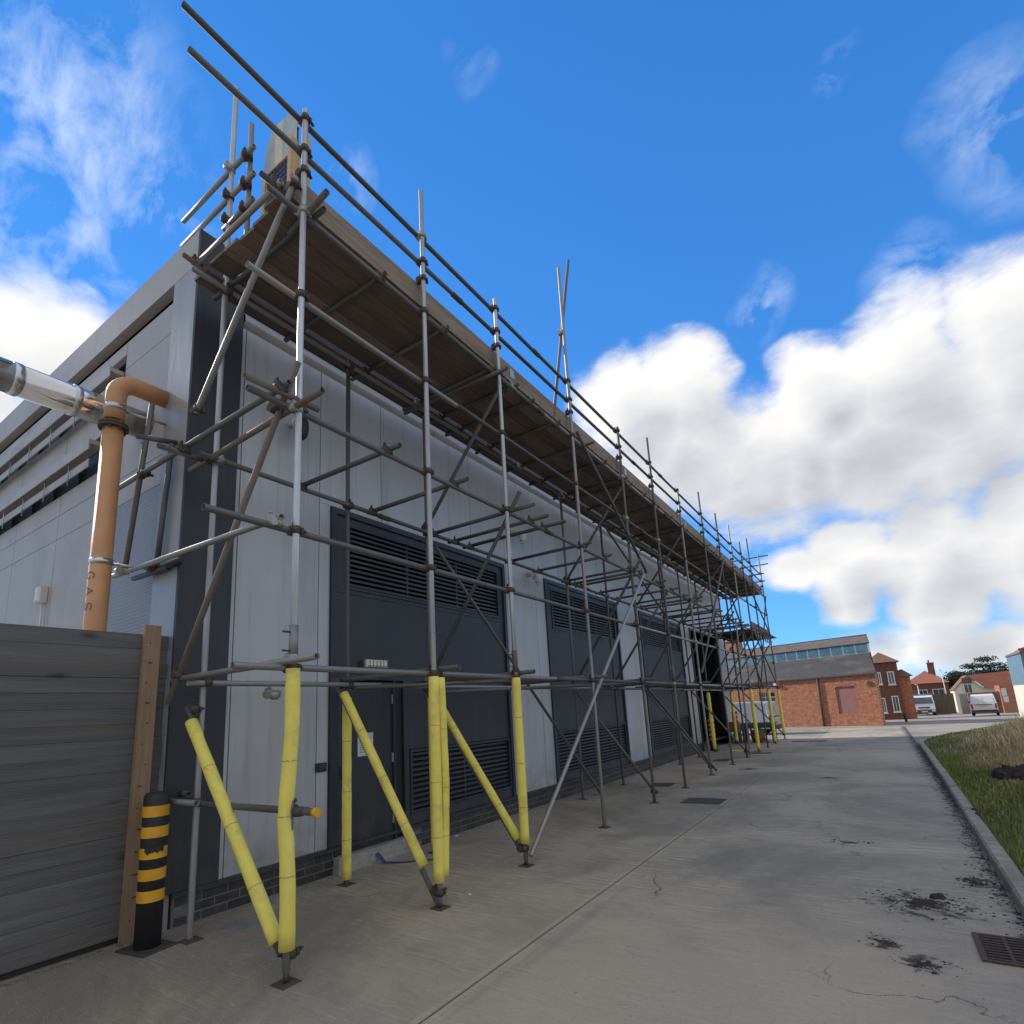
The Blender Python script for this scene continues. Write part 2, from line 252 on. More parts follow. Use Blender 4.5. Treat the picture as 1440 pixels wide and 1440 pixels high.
def concrete(name,tint=1.0):
    Mt=bpy.data.materials.new(name); Mt.use_nodes=True; nt=Mt.node_tree; n=nt.nodes; l=nt.links; b=n['Principled BSDF']; b.inputs['Roughness'].default_value=.82; b.inputs['Specular IOR Level'].default_value=.35
    g=n.new('ShaderNodeNewGeometry'); P=g.outputs['Position']
    def noise(sc,st,det=6,ro=.6,dist=0):
        mp=n.new('ShaderNodeMapping'); mp.inputs['Scale'].default_value=st; l.new(P,mp.inputs[0])
        a=n.new('ShaderNodeTexNoise'); a.inputs['Scale'].default_value=sc; a.inputs['Detail'].default_value=det; a.inputs['Roughness'].default_value=ro; a.inputs['Distortion'].default_value=dist; l.new(mp.outputs[0],a.inputs['Vector']); return a.outputs['Fac']
    def rng(x,a,b_):
        q=n.new('ShaderNodeMapRange'); l.new(x,q.inputs[0]); q.inputs[1].default_value=a; q.inputs[2].default_value=b_; return q.outputs[0]
    def mix(f,a,c):
        q=n.new('ShaderNodeMix'); q.data_type='RGBA'; l.new(f,q.inputs[0])
        for i,v in ((6,a),(7,c)):
            if isinstance(v,tuple): q.inputs[i].default_value=(*v,1)
            else: l.new(v,q.inputs[i])
        return q.outputs[2]
    t=tint
    base=mix(rng(noise(.55,(1,1,1),7,.62,.3),.33,.68),(.205*t,.178*t,.135*t),(.30*t,.262*t,.20*t))
    base=mix(rng(noise(1.2,(.7,4,1),8,.7,.5),.52,.80),base,(.31*t,.26*t,.195*t))       # brushed streaks across the bay
    base=mix(rng(noise(1.5,(.6,5,1),6,.6),.56,.78),base,(.135*t,.125*t,.108*t))
    base=mix(rng(noise(.8,(1,1,1),8,.7,.5),.60,.76),base,(.125*t,.118*t,.105*t))        # damp and tyre stains
    base=mix(rng(noise(.35,(1.3,.5,1),5,.6,.4),.50,.66),base,(.31*t,.25*t,.18*t))      # sandy staining
    base=mix(rng(noise(6,(1,1.6,1),4,.7),.66,.74),base,(.32*t,.29*t,.25*t))             # pale scuffs
    base=mix(rng(noise(70,(1,1,1),2,.5),.62,.72),base,(.12*t,.11*t,.10*t))
    base=mix(rng(noise(3.0,(.8,9,1),7,.72,.6),.50,.72),base,(.42*t,.385*t,.32*t))
    base=mix(rng(noise(3.4,(.7,8,1),7,.72,.5),.54,.76),base,(.125*t,.11*t,.088*t))
    base=mix(rng(noise(.33,(1,1,1),6,.7,.5),.45,.60),base,(.155*t,.142*t,.118*t))
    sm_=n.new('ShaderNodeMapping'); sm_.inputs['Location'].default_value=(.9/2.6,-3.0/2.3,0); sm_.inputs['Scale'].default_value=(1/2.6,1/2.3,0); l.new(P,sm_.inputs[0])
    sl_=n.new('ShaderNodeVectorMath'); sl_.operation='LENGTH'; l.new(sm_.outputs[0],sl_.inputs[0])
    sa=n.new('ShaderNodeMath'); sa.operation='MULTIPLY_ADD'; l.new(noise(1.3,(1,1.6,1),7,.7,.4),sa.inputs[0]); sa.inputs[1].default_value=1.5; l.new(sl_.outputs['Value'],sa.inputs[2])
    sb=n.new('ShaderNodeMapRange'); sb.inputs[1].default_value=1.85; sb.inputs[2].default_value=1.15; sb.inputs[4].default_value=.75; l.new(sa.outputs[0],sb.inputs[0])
    base=mix(sb.outputs[0],base,(.35*t,.285*t,.205*t))   # near bay's warm sunlit look, painted into the colour as a sandy patch
    base=mix(rng(noise(24,(1,2.2,1),6,.75,.3),.56,.72),base,(.185*t,.166*t,.134*t)); base=mix(rng(noise(9,(1,4.5,1),8,.75,.4),.58,.74),base,(.36*t,.33*t,.28*t)); base=mix(rng(noise(.9,(3.2,.16,1),6,.65,.25),.60,.84),base,(.15*t,.138*t,.118*t))
    vo=n.new('ShaderNodeTexVoronoi'); vo.feature='DISTANCE_TO_EDGE'; vo.inputs['Scale'].default_value=.42
    wm=n.new('ShaderNodeVectorMath'); wm.operation='MULTIPLY_ADD'; nn=n.new('ShaderNodeTexNoise'); nn.inputs['Scale'].default_value=2.2; nn.inputs['Detail'].default_value=6; l.new(P,nn.inputs['Vector']); l.new(nn.outputs['Color'],wm.inputs[0]); wm.inputs[1].default_value=(.7,.7,0); l.new(P,wm.inputs[2]); l.new(wm.outputs[0],vo.inputs['Vector'])
    ck=n.new('ShaderNodeMapRange'); l.new(vo.outputs['Distance'],ck.inputs[0]); ck.inputs[1].default_value=.0025; ck.inputs[2].default_value=.0012
    cm=n.new('ShaderNodeMath'); cm.operation='MULTIPLY'; l.new(ck.outputs[0],cm.inputs[0]); l.new(rng(noise(.5,(1,1,1),3),.5,.6),cm.inputs[1])
    base=mix(cm.outputs[0],base,(.07,.06,.05))
    base=mix(rng(noise(160,(1,1,1),2,.5),.60,.70),base,(.42*t,.37*t,.31*t))
    mask=None
    for (x,y,rx,ry) in ((.03,5.30,.62,.55),(.42,6.05,.26,.5),(-.21,4.46,.2,.26),(-.02,4.2,.3,.2),(-.5,7.2,.22,.12),(-1.1,12.5,.35,.3),(-2.75,13.9,.5,.4)):
        mp=n.new('ShaderNodeMapping'); mp.inputs['Location'].default_value=(-x/rx,-y/ry,0); mp.inputs['Scale'].default_value=(1/rx,1/ry,0); l.new(P,mp.inputs[0])
        d=n.new('ShaderNodeVectorMath'); d.operation='LENGTH'; l.new(mp.outputs[0],d.inputs[0])
        f=n.new('ShaderNodeMath'); f.operation='MULTIPLY_ADD'; l.new(d.outputs['Value'],f.inputs[0]); f.inputs[1].default_value=-1; f.inputs[2].default_value=1
        if mask is None: mask=f.outputs[0]
        else: q=n.new('ShaderNodeMath'); q.operation='MAXIMUM'; l.new(mask,q.inputs[0]); l.new(f.outputs[0],q.inputs[1]); mask=q.outputs[0]
    sx=n.new('ShaderNodeSeparateXYZ'); l.new(P,sx.inputs[0])
    gut=rng(sx.outputs['X'],.38,.64); q=n.new('ShaderNodeMath'); q.operation='MAXIMUM'; l.new(gut,q.inputs[0]); l.new(mask,q.inputs[1]); mask=q.outputs[0]
    q=n.new('ShaderNodeMath'); q.operation='MULTIPLY_ADD'; l.new(noise(7,(1,1.4,1),7,.7,.4),q.inputs[0]); q.inputs[1].default_value=3.4; l.new(mask,q.inputs[2])
    q2=n.new('ShaderNodeMath'); q2.operation='MULTIPLY'; l.new(rng(q.outputs[0],2.25,2.6),q2.inputs[0]); l.new(rng(mask,0,.12),q2.inputs[1])
    base=mix(q2.outputs[0],base,(.062,.053,.045))
    l.new(base,b.inputs['Base Color'])
    ad=n.new('ShaderNodeMath'); ad.operation='ADD'; l.new(noise(9,(.5,7,1),5,.6),ad.inputs[0]); l.new(noise(90,(1,1,1),3),ad.inputs[1])
    bp=n.new('ShaderNodeBump'); bp.inputs['Strength'].default_value=.45; bp.inputs['Distance'].default_value=.005; l.new(ad.outputs[0],bp.inputs['Height']); l.new(bp.outputs[0],b.inputs['Normal'])
    return Mt
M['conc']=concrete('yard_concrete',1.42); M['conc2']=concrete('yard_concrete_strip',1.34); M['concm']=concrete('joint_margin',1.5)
def brickmat(name,c1,c2,mortar,sc,ax='XZ'):
    Mt=bpy.data.materials.new(name); Mt.use_nodes=True; nt=Mt.node_tree; n=nt.nodes; l=nt.links; b=n['Principled BSDF']; b.inputs['Roughness'].default_value=.9
    tc=n.new('ShaderNodeTexCoord'); sp=n.new('ShaderNodeSeparateXYZ'); l.new(tc.outputs['Object'],sp.inputs[0]); cb=n.new('ShaderNodeCombineXYZ'); l.new(sp.outputs[ax[0]],cb.inputs[0]); l.new(sp.outputs['Z'],cb.inputs[1])
    t=n.new('ShaderNodeTexBrick'); l.new(cb.outputs[0],t.inputs['Vector']); t.inputs['Color1'].default_value=(*c1,1); t.inputs['Color2'].default_value=(*c2,1); t.inputs['Mortar'].default_value=(*mortar,1)
    t.inputs['Scale'].default_value=sc; t.inputs['Brick Width'].default_value=.45; t.inputs['Row Height'].default_value=.15; t.inputs['Mortar Size'].default_value=.018
    no=n.new('ShaderNodeTexNoise'); no.inputs['Scale'].default_value=5; no.inputs['Detail'].default_value=8; no.inputs['Roughness'].default_value=.75; l.new(tc.outputs['Object'],no.inputs['Vector'])
    r=n.new('ShaderNodeMapRange'); l.new(no.outputs['Fac'],r.inputs[0]); r.inputs[1].default_value=.3; r.inputs[2].default_value=.7; r.inputs[3].default_value=.55; r.inputs[4].default_value=1.45
    h=n.new('ShaderNodeHueSaturation'); l.new(t.outputs['Color'],h.inputs['Color']); l.new(r.outputs[0],h.inputs['Value']); l.new(h.outputs[0],b.inputs['Base Color'])
    return Mt
M['redbrick']=brickmat('old_red_brick',(.46,.14,.068),(.31,.088,.045),(.38,.27,.18),2.2)
M['darkbrick']=brickmat('dark_red_brick',(.20,.06,.045),(.14,.045,.035),(.14,.08,.06),2)
M['orangebrick']=brickmat('orange_brick',(.40,.16,.10),(.34,.13,.08),(.30,.2,.15),2)

# ------------------------------------------------------------------ helpers
class MB:
    def __init__(s): s.v=[]; s.f=[]; s.sm=[]
    def face(s,pts,smooth=False):
        i=len(s.v); s.v+= [tuple(p) for p in pts]; s.f.append(tuple(range(i,i+len(pts)))); s.sm.append(smooth)
    def box(s,x0,x1,y0,y1,z0,z1,M4=None):
        P=[Vector((x,y,z)) for z in (z0,z1) for x,y in ((x0,y0),(x1,y0),(x1,y1),(x0,y1))]
        if M4: P=[M4@p for p in P]
        i=len(s.v); s.v+=[tuple(p) for p in P]
        for q in ((3,2,1,0),(4,5,6,7),(0,1,5,4),(1,2,6,5),(2,3,7,6),(3,0,4,7)): s.f.append(tuple(i+k for k in q)); s.sm.append(False)
        return s
    def cbox(s,x0,x1,y0,y1,z0,z1,c):   # box with chamfered top edge ring
        i=len(s.v)
        for (a,b,e,f_,z) in ((x0,x1,y0,y1,z0),(x0,x1,y0,y1,z1-c),(x0+c,x1-c,y0+c,y1-c,z1)):
            s.v+=[(a,e,z),(b,e,z),(b,f_,z),(a,f_,z)]
        s.f.append((i+3,i+2,i+1,i)); s.f.append((i+8,i+9,i+10,i+11)); s.sm+=[False,False]
        for k in (0,4):
            for j in range(4):
                s.f.append((i+k+j,i+k+(j+1)%4,i+k+4+(j+1)%4,i+k+4+j)); s.sm.append(False)
        return s
    def tube(s,pts,rads,n=12,caps=True):
        pts=[Vector(p) for p in pts]
        if not hasattr(rads,'__len__'): rads=[rads]*len(pts)
        prev=None; base=len(s.v)
        for k,p in enumerate(pts):
            t=(pts[min(k+1,len(pts)-1)]-pts[max(k-1,0)]).normalized()
            if prev is None:
                a=t.orthogonal().normalized()
            else:
                a=(prev-t*prev.dot(t)).normalized()
            prev=a; b=t.cross(a)
            for j in range(n):
                an=2*math.pi*j/n; s.v.append(tuple(p+(a*math.cos(an)+b*math.sin(an))*rads[k]))
        for k in range(len(pts)-1):
            for j in range(n):
                s.f.append((base+k*n+j,base+k*n+(j+1)%n,base+(k+1)*n+(j+1)%n,base+(k+1)*n+j)); s.sm.append(True)
        if caps:
            s.f.append(tuple(base+j for j in reversed(range(n)))); s.sm.append(False)
            e=base+(len(pts)-1)*n; s.f.append(tuple(e+j for j in range(n))); s.sm.append(False)
        return s
    def mesh(s,name,material):
        me=bpy.data.meshes.new(name); me.from_pydata(s.v,[],s.f); me.polygons.foreach_set('use_smooth',s.sm)
        if material: me.materials.append(M[material])
        me.update(); return me
    def build(s,name,material,parent=None,loc=None,label=None):
        o=bpy.data.objects.new(name,s.mesh(name,material)); COL.objects.link(o)
        if parent: o.parent=parent
        if loc: o.location=loc
        if label: o['label']=label
        return o
def tag(o,label=None,cat=None,group=None,kind=None):
    if label: o['label']=label
    if cat: o['category']=cat
    if group: o['group']=group
    if kind: o['kind']=kind
    return o
def thing(name,label,cat,loc=(0,0,0),rz=0,group=None,kind=None):
    o=bpy.data.objects.new(name,None); COL.objects.link(o); o.location=loc; o.rotation_euler=(0,0,rz); o.empty_display_size=.3
    return tag(o,label,cat,group,kind)
def box(name,material,parent,x0,x1,y0,y1,z0,z1,label=None):
    return MB().box(x0,x1,y0,y1,z0,z1).build(name,material,parent,label=label)
def inst(name,me,parent,loc=(0,0,0),rot=None,scale=None,q=None):
    o=bpy.data.objects.new(name,me); COL.objects.link(o); o.parent=parent; o.location=loc
    if rot: o.rotation_euler=rot
    if q is not None: o.rotation_mode='QUATERNION'; o.rotation_quaternion=q
    if scale: o.scale=scale
    return o
def npmesh(name,verts,faces,material,smooth=False,nv=3):
    me=bpy.data.meshes.new(name); V=np.asarray(verts,np.float32); F=np.asarray(faces,np.int32)
    me.vertices.add(len(V)); me.vertices.foreach_set('co',V.ravel())
    me.loops.add(F.size); me.loops.foreach_set('vertex_index',F.ravel())
    me.polygons.add(len(F)); me.polygons.foreach_set('loop_start',np.arange(0,F.size,nv,dtype=np.int32)); 
    me.polygons.foreach_set('loop_total',np.full(len(F),nv,np.int32))
    if material:
        me.materials.append(M[material])
    me.update(calc_edges=True); me.validate(); return me

# ------------------------------------------------------------------ ground, yard, road
YF=34.0
def gz(y): return -.008 if y<YF else -.008-(y-YF)*.0285
mb=MB()
ys=[-40,-4,34,36,45,60,75,95]+[140,300,900]
zz=[gz(min(y,64)) for y in ys]
for i in range(len(ys)-1):
    mb.face([(-500,ys[i],zz[i]),(500,ys[i],zz[i]),(500,ys[i+1],zz[i+1]),(-500,ys[i+1],zz[i+1])],False)
g=mb.build('ground','asphalt'); tag(g,'flat pale grey tarmac ground running from the yard to the houses',kind='structure')
yard=thing('concrete_yard','worn brushed concrete service yard with long straight joint beside the building',None,(-2,10,0),kind='structure')
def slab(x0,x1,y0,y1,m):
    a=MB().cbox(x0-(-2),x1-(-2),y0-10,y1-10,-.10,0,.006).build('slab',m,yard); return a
J=.006
cuts=[-3,9.75,19.6,31]
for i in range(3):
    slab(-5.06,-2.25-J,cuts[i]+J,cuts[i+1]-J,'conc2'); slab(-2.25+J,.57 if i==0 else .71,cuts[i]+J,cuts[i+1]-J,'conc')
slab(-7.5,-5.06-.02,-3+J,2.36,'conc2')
# pale trowelled margins beside the joint
for sx in (-1,1):
    for i in range(3):
        x=-2.25+sx*.028; MB().box(x-.018+2,x+.018+2,cuts[i]+.05-10,cuts[i+1]-.05-10,.0005,.003).build('joint_margin','concm',yard)
MB().box(-.25-.02,-.25+.02,-12.9,20.9,-.05,-.004).build('joint_filler','void2',yard)
# pale line across the far road
rl=MB().face([(1.2,40.3,gz(40.3)+.012),(6.4,39.2,gz(39.2)+.012),(6.4,39.55,gz(39.55)+.012),(1.2,40.7,gz(40.7)+.012)]) or None
mb=MB(); mb.face([(1.2,40.3,gz(40.3)+.012),(6.4,39.2,gz(39.2)+.012),(6.4,39.6,gz(39.6)+.012),(1.2,40.75,gz(40.75)+.012)]); tag(mb.build('road_marking','line'),'faded pale line across the far road',kind='structure')

# kerb
kerb=thing('kerb','long grey concrete kerb edging the grass verge',None,(.63,10,0),kind='structure')
path=[(.56,-2.0),(.575,4),(.60,7.0),(.66,12),(.69,17),(.70,20.0),(.80,21.0),(1.10,22.1),(1.75,23.9),(2.87,26.6),(4.9,31.9),(7.5,38)]
def resample(path,step):
    out=[Vector((*path[0],0))]; acc=0
    for a,b in zip(path,path[1:]):
        a=Vector((*a,0)); b=Vector((*b,0)); L=(b-a).length; t=step-acc
        while t<=L: out.append(a+(b-a)*(t/L)); t+=step
        acc=L-(t-step)
    return out
kp=resample(path,.915)
for a,b in zip(kp,kp[1:]):
    d=(b-a); L=d.length-.008; an=math.atan2(d.y,d.x)
    k=MB().cbox(0,L,-.125,0,-.15,.105,.018).build('kerbstone','kerb',kerb,loc=(a.x-.63,a.y-10,random.uniform(-.006,.006)))
    k.rotation_euler=(random.uniform(-.01,.01),0,an+random.uniform(-.004,.004))

# verge soil
def edge_x(y):
    for (x0,y0),(x1,y1) in zip(path,path[1:]):
        if y0<=y<=y1: return x0+(x1-x0)*(y-y0)/(y1-y0)+.13
    return 9
gy=np.concatenate([np.linspace(-2,24,60),np.linspace(24.6,38,20)]); nx=40
V=[];F=[]
def vh(x,y,e):
    t=min(max((x-e)/2.5,0),1)
    return .085+.10*t+.05*math.sin(x*1.7+y*.6)*t+.03*math.sin(x*4.1-y*2.3)*t
for y in gy:
    e=edge_x(y)
    for i in range(nx):
        x=e+(16-e)*(i/(nx-1))**1.6; V.append((x,y,vh(x,y,e)))
for j in range(len(gy)-1):
    for i in range(nx-1): a=j*nx+i; F.append((a,a+1,a+nx+1,a+nx))
vg=bpy.data.objects.new('verge',npmesh('verge',V,F,'soil',nv=4)); COL.objects.link(vg); vg.data.polygons.foreach_set('use_smooth',[True]*len(F)); tag(vg,'rough earth bank of the grass verge',kind='structure')

# grass blades
def grass_mat():
    Mt=bpy.data.materials.new('grass_blades'); Mt.use_nodes=True; n=Mt.node_tree.nodes; l=Mt.node_tree.links; b=n['Principled BSDF']; b.inputs['Roughness'].default_value=.8; b.inputs['Specular IOR Level'].default_value=.2
    a=n.new('ShaderNodeAttribute'); a.attribute_name='tint'; l.new(a.outputs['Color'],b.inputs['Base Color'])
    return Mt
M['grass']=grass_mat()
def blades(N,xr,yr,hfun,cfun,w):
    Y=yr[0]+(yr[1]-yr[0])*NR.rand(N)**1.5; E=np.array([edge_x(y) for y in Y]); X=E+.0+(xr-E)*NR.rand(N)**1.25
    K=hfun(X,Y,E); K=K*np.where(((X-1.66)/.46)**2+((Y-11.75)/.75)**2<1,.25,1); Z=np.array([vh(x,y,e) for x,y,e in zip(X,Y,E)])-.01
    an=NR.rand(N)*6.283; lean=NR.rand(N)*.9; ld=NR.rand(N)*6.283
    dx=np.cos(an)*w*(.6+NR.rand(N)); dy=np.sin(an)*w*(.6+NR.rand(N))
    m1=np.stack([X+np.cos(ld)*lean*K*.25,Y+np.sin(ld)*lean*K*.25,Z+K*.6],1); tp=np.stack([X+np.cos(ld)*lean*K*.8,Y+np.sin(ld)*lean*K*.8,Z+K*(1-.3*lean)],1)
    A=np.stack([X-dx,Y-dy,Z],1); B=np.stack([X+dx,Y+dy,Z],1); D=np.stack([dx,dy,dx*0],1)*.6
    V=np.stack([A,B,m1+D,m1-D,tp],1).reshape(-1,3); i=np.arange(N)*5
    F=np.concatenate([np.stack([i,i+1,i+2],1),np.stack([i,i+2,i+3],1),np.stack([i+3,i+2,i+4],1)])
    return V,F,np.repeat(cfun(X,Y,E,K),5,0)
def pn(x,y): return .5+.25*(np.sin(x*1.3+y*.7)+np.sin(x*2.9-y*1.9+2))
def hf(X,Y,E):
    d=np.clip((X-E-np.clip(.1+.045*(Y-5),.08,.65))/1.0,0,1); return (.03+.07*NR.rand(len(X)))+d**1.2*(.18+.38*NR.rand(len(X))**2)*(.35+1.1*pn(X,Y))
def cf(X,Y,E,K):
    d=np.clip((X-E-np.clip(.15+.045*(Y-5),.12,.65))/.9+.9*(pn(X*2,Y)-.5)+.7*(NR.rand(len(X))-.5)+np.clip((Y-8)/20,0,.5),0,1)[:,None]
    g=np.array([.20,.24,.07])*(.5+.9*NR.rand(len(X),1)); s=np.array([.66,.53,.31])*(.5+.75*NR.rand(len(X),1))
    return np.concatenate([g*(1-d)+s*d,np.ones((len(X),1))],1)
V1,F1,C1=blades(52000,4.8,(4.5,16),hf,cf,.0035); V2,F2,C2=blades(52000,11,(9,37),hf,cf,.008)
gm=npmesh('grass',np.concatenate([V1,V2]),np.concatenate([F1,F2+len(V1)]),'grass')
at=gm.color_attributes.new('tint','FLOAT_COLOR','POINT'); at.data.foreach_set('color',np.concatenate([C1,C2]).astype(np.float32).ravel())
go=bpy.data.objects.new('grass',gm); COL.objects.link(go); tag(go,'short green and long straw grass on the verge behind the kerb','grass',kind='stuff')

# mud, clods
def lump(mb,x,y,z,r,fl=.6):
    n=6; pts=[]
    top=(x+random.uniform(-.2,.2)*r,y+random.uniform(-.2,.2)*r,z+r*fl*random.uniform(.7,1.2))
    ring=[]; ring2=[]
    for k in range(n):
        a=k/n*6.283+random.uniform(-.3,.3); q=r*random.uniform(.7,1.2); ring.append((x+math.cos(a)*q,y+math.sin(a)*q,z)); q*=.7; ring2.append((x+math.cos(a)*q,y+math.sin(a)*q,z+r*fl*random.uniform(.4,.8)))
    for k in range(n):
        mb.face([ring[k],ring[(k+1)%n],ring2[(k+1)%n],ring2[k]],True); mb.face([ring2[k],ring2[(k+1)%n],top],True)
def mudpatch(name,label,x,y,rx,ry,N,big=None):
    N=int(N*1.4)
    mb=MB()
    for _ in range(N):
        a=random.uniform(0,6.283); q=abs(random.gauss(0,.45)); lump(mb,x+math.cos(a)*q*rx,y+math.sin(a)*q*ry,.0,random.choice([.003,.004,.006,.009,.013])*random.uniform(.6,1.2),.5)
    for (bx,by,br) in (big or []): lump(mb,bx,by,0,br,1.0)
    o=mb.build(name,'mud'); tag(o,label,'mud',kind='stuff'); return o
mudpatch('mud_patch','largest patch of dark mud and clods trodden on the concrete near the kerb',.03,5.35,.42,.33,420,[(.13,5.52,.05),(.10,5.5,.035),(-.02,5.32,.03)])
mudpatch('mud_patch','thin mud smear between the big clod and the kerb',.40,6.05,.16,.25,120,[(.36,6.1,.022)])
mudpatch('mud_patch','faint mud crumbs in front of the large mud patch and left of the drain grate',-.21,4.46,.13,.18,60)
mudpatch('mud_patch','scatter of crumbs beside the drain grate corner',-.02,4.2,.22,.12,60)
mudpatch('mud_patch','dark marks on the yard just behind the large mud patch',-.5,7.15,.22,.16,50)
mudpatch('mud_patch','dark oil like crumbs on the far part of the yard',-1.1,12.5,.30,.25,70)
mudpatch('mud_patch','dark spots beside the long joint, far end of the scaffold',-2.75,13.9,.35,.3,60)
mb=MB()
for _ in range(900):
    y=random.uniform(4.6,20); lump(mb,edge_x(y)-.13-abs(random.gauss(0,.07))-.005,y,0,random.uniform(.004,.014),.5)
tag(mb.build('gutter_dirt','mud'),'dark line of dirt and moss along the foot of the kerb','dirt',kind='stuff')
mb=MB()
for _ in range(700):
    a=random.uniform(0,6.283); q=random.random()**.5; o_=random.choice([(1.52,12.0,.18),(1.80,12.12,.22),(1.66,11.9,.15)]); lump(mb,o_[0]+math.cos(a)*q*.17,o_[1]+math.sin(a)*q*.28,o_[2]+random.uniform(-.05,.06)-.10*q,random.uniform(.02,.075),1.6)
tag(mb.build('soil_heap','mud'),'dark heap of dug soil lying in the grass','soil heap')
mb=MB()
for _ in range(60):
    lump(mb,random.uniform(.72,.95),random.uniform(8.5,8.95),.10,random.uniform(.012,.03),.6)
tag(mb.build('soil_heap','mud'),'small spill of soil on the kerb edge in front of the larger heap','soil heap')
for (x,y,r,lb) in ((-4.97,14.8,.03,'white scrap of litter at the foot of the brick plinth'),(-4.95,6.0,.02,'small pale litter scrap beside the low louvre'),(-3.3,4.15,.014,'pale chip of litter on the concrete between padded poles')):
    mb=MB(); lump(mb,x,y,0,r,.8); lump(mb,x+r,y+r*.5,0,r*.7,.6); tag(mb.build('litter','paper'),lb,'litter')

mb=MB()
for _ in range(420): lump(mb,-4.99+abs(random.gauss(0,.06)),random.uniform(2.6,17),0,random.uniform(.003,.012),.7)
for _ in range(260): lump(mb,random.uniform(-4.9,.4),random.uniform(2.2,9),0,random.uniform(.0015,.005),.7)
tag(mb.build('grit','mortar'),'scattered grit along the foot of the wall and over the yard','grit',kind='stuff')
# drain grate
dg=thing('drain_grate','rusty iron gully grate set in the concrete against the kerb','drain grate',(.41,4.6,0))
box('frame','grate',dg,-.155,-.125,-.225,.225,-.02,.012); box('frame','grate',dg,.115,.145,-.225,.225,-.02,.012)
box('frame','grate',dg,-.125,.115,-.225,-.2,-.02,.0115); box('frame','grate',dg,-.125,.115,.2,.225,-.02,.0115)
box('pit_shade','void',dg,-.125,.115,-.2,.2,.0008,.0016)  # thin black sheet on the slab stands in for the hole's shade
bm_=MB().box(-.125,.115,-.0085,.0085,.003,.011).mesh('bar','grate')
for k in range(9): inst('bar',bm_,dg,(0,-.175+k*.0437,0))
box('cross_bar','grate',dg,-.014,.004,-.2,.2,.0025,.0125)
# manholes
for (x,y,w,d,rz,lb,m) in ((-2.62,9.4,.62,.52,0,'dark rectangular manhole cover beside the long joint, nearest one','cover'),(-3.86,11.1,.42,.5,.1,'dark manhole cover under the scaffold behind the nearest one','cover'),(-3.82,15.9,.42,.7,0,'manhole cover at the foot of the white raking tube','cover'),(-3.2,17.95,.62,.42,0,'manhole cover in front of the padded poles near the picnic table','cover'),(-2.35,22.5,1.1,.5,0,'long dark drain cover beyond the far end of the scaffold','cover'),(-4.52,2.78,.30,.17,.15,'small pale metal access plate near the corner column','coverpale')):
    t=thing('manhole_cover',lb,'manhole cover',(x,y,0),rz,'iron covers in the concrete')
    MB().cbox(-w/2,w/2,-d/2,d/2,-.01,.005,.002).build('frame',m,t); MB().cbox(-w/2+.03,w/2-.03,-d/2+.03,d/2-.03,0,.009,.002).build('lid',m,t)

# ------------------------------------------------------------------ industrial building
XF=-5.05; YC=2.39
B=thing('industrial_building','long low modern plant building clad in silver and anthracite panels','building',(XF,YC,0))
def bb(name,m,x0,x1,y0,y1,z0,z1,parent=None,label=None):
    ox,oy=XF,YC
    return box(name,m,parent or B,x0-ox,x1-ox,y0-oy,y1-oy,z0,z1,label)
YE=24.05
# structure behind the skins
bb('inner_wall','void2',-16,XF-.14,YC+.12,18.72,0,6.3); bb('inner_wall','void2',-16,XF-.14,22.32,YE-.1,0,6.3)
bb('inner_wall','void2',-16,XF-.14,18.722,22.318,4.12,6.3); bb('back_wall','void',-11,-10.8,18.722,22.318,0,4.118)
bb('roof','slate',-16,XF-.12,YC+.02,YE-.1,6.302,6.34)
bb('door_reveal','void',XF-.6,XF-.04,18.62,18.73,0,4.12); bb('door_reveal','void',XF-.6,XF-.04,22.31,22.40,0,4.12)
# facade
PX=XF-.04
def fpanel(m,y0,y1,z0,z1,name='cladding_panel',out=0,label=None): return bb(name,m,PX-.08,XF+out,y0,y1,z0,z1,label=label)
bb('corner_column','anth',XF-.0,XF+.03,2.362,2.845,.272,6.54,label='dark anthracite corner column'); bb('corner_column','anth',PX-.08,XF-.001,2.466,2.845,.272,6.538)
fpanel('anth',2.85,YE,5.93,6.54,'fascia',.0,label='dark anthracite parapet fascia'); 
fpanel('anth',2.466,YE,.235,.27,'plinth_flashing',.045)
jn=[2.9+.955*k for k in range(23)]
bays=[(4.01,7.60),(8.97,12.48),(13.98,17.66),(18.70,22.34)]
def inbay(a,b):
    for k,(p,q) in enumerate(bays):
        if a<q-.02 and b>p+.02: return (p,q)
G=.005
fpanel('white',2.85,2.9-G,.272,5.72)
for a in jn:
    b=min(a+.955,YE)
    if a>YE-.05: break
    bay=inbay(a,b); fpanel('white',a+G,b-G,4.06 if bay else .272,5.72)
    if bay:
        if a<bay[0]-.03: fpanel('white',a+G,bay[0]-.004,.272,4.057)
        if b>bay[1]+.03: fpanel('white',bay[1]+.004,b-G,.272,4.057)
bb('joint_backing','seal',PX-.10,PX-.082,2.85,18.6,.28,5.9); bb('joint_backing','seal',PX-.10,PX-.082,22.45,YE,.28,5.9); bb('joint_backing','seal',PX-.10,PX-.082,18.6,22.45,4.2,5.9)
# rounded eave trim at the head of the panels
mb=MB(); n=8
for (y0,y1) in [(2.86+3.03*k,2.86+3.03*(k+1)-.006) for k in range(7)]:
    prof=[(XF-.02,5.722)]+[(XF-.015+.055*math.sin(t/n*math.pi/1.0),5.722+.20*t/n) for t in range(n+1)]
    for (xa,za),(xb,zb) in zip(prof,prof[1:]):
        i=len(mb.v); mb.v+=[(xa-XF,y0-YC,za),(xa-XF,y1-YC,za),(xb-XF,y1-YC,zb),(xb-XF,y0-YC,zb)]; mb.f.append((i,i+1,i+2,i+3)); mb.sm.append(True)
mb.build('eave_trim','eave',B)
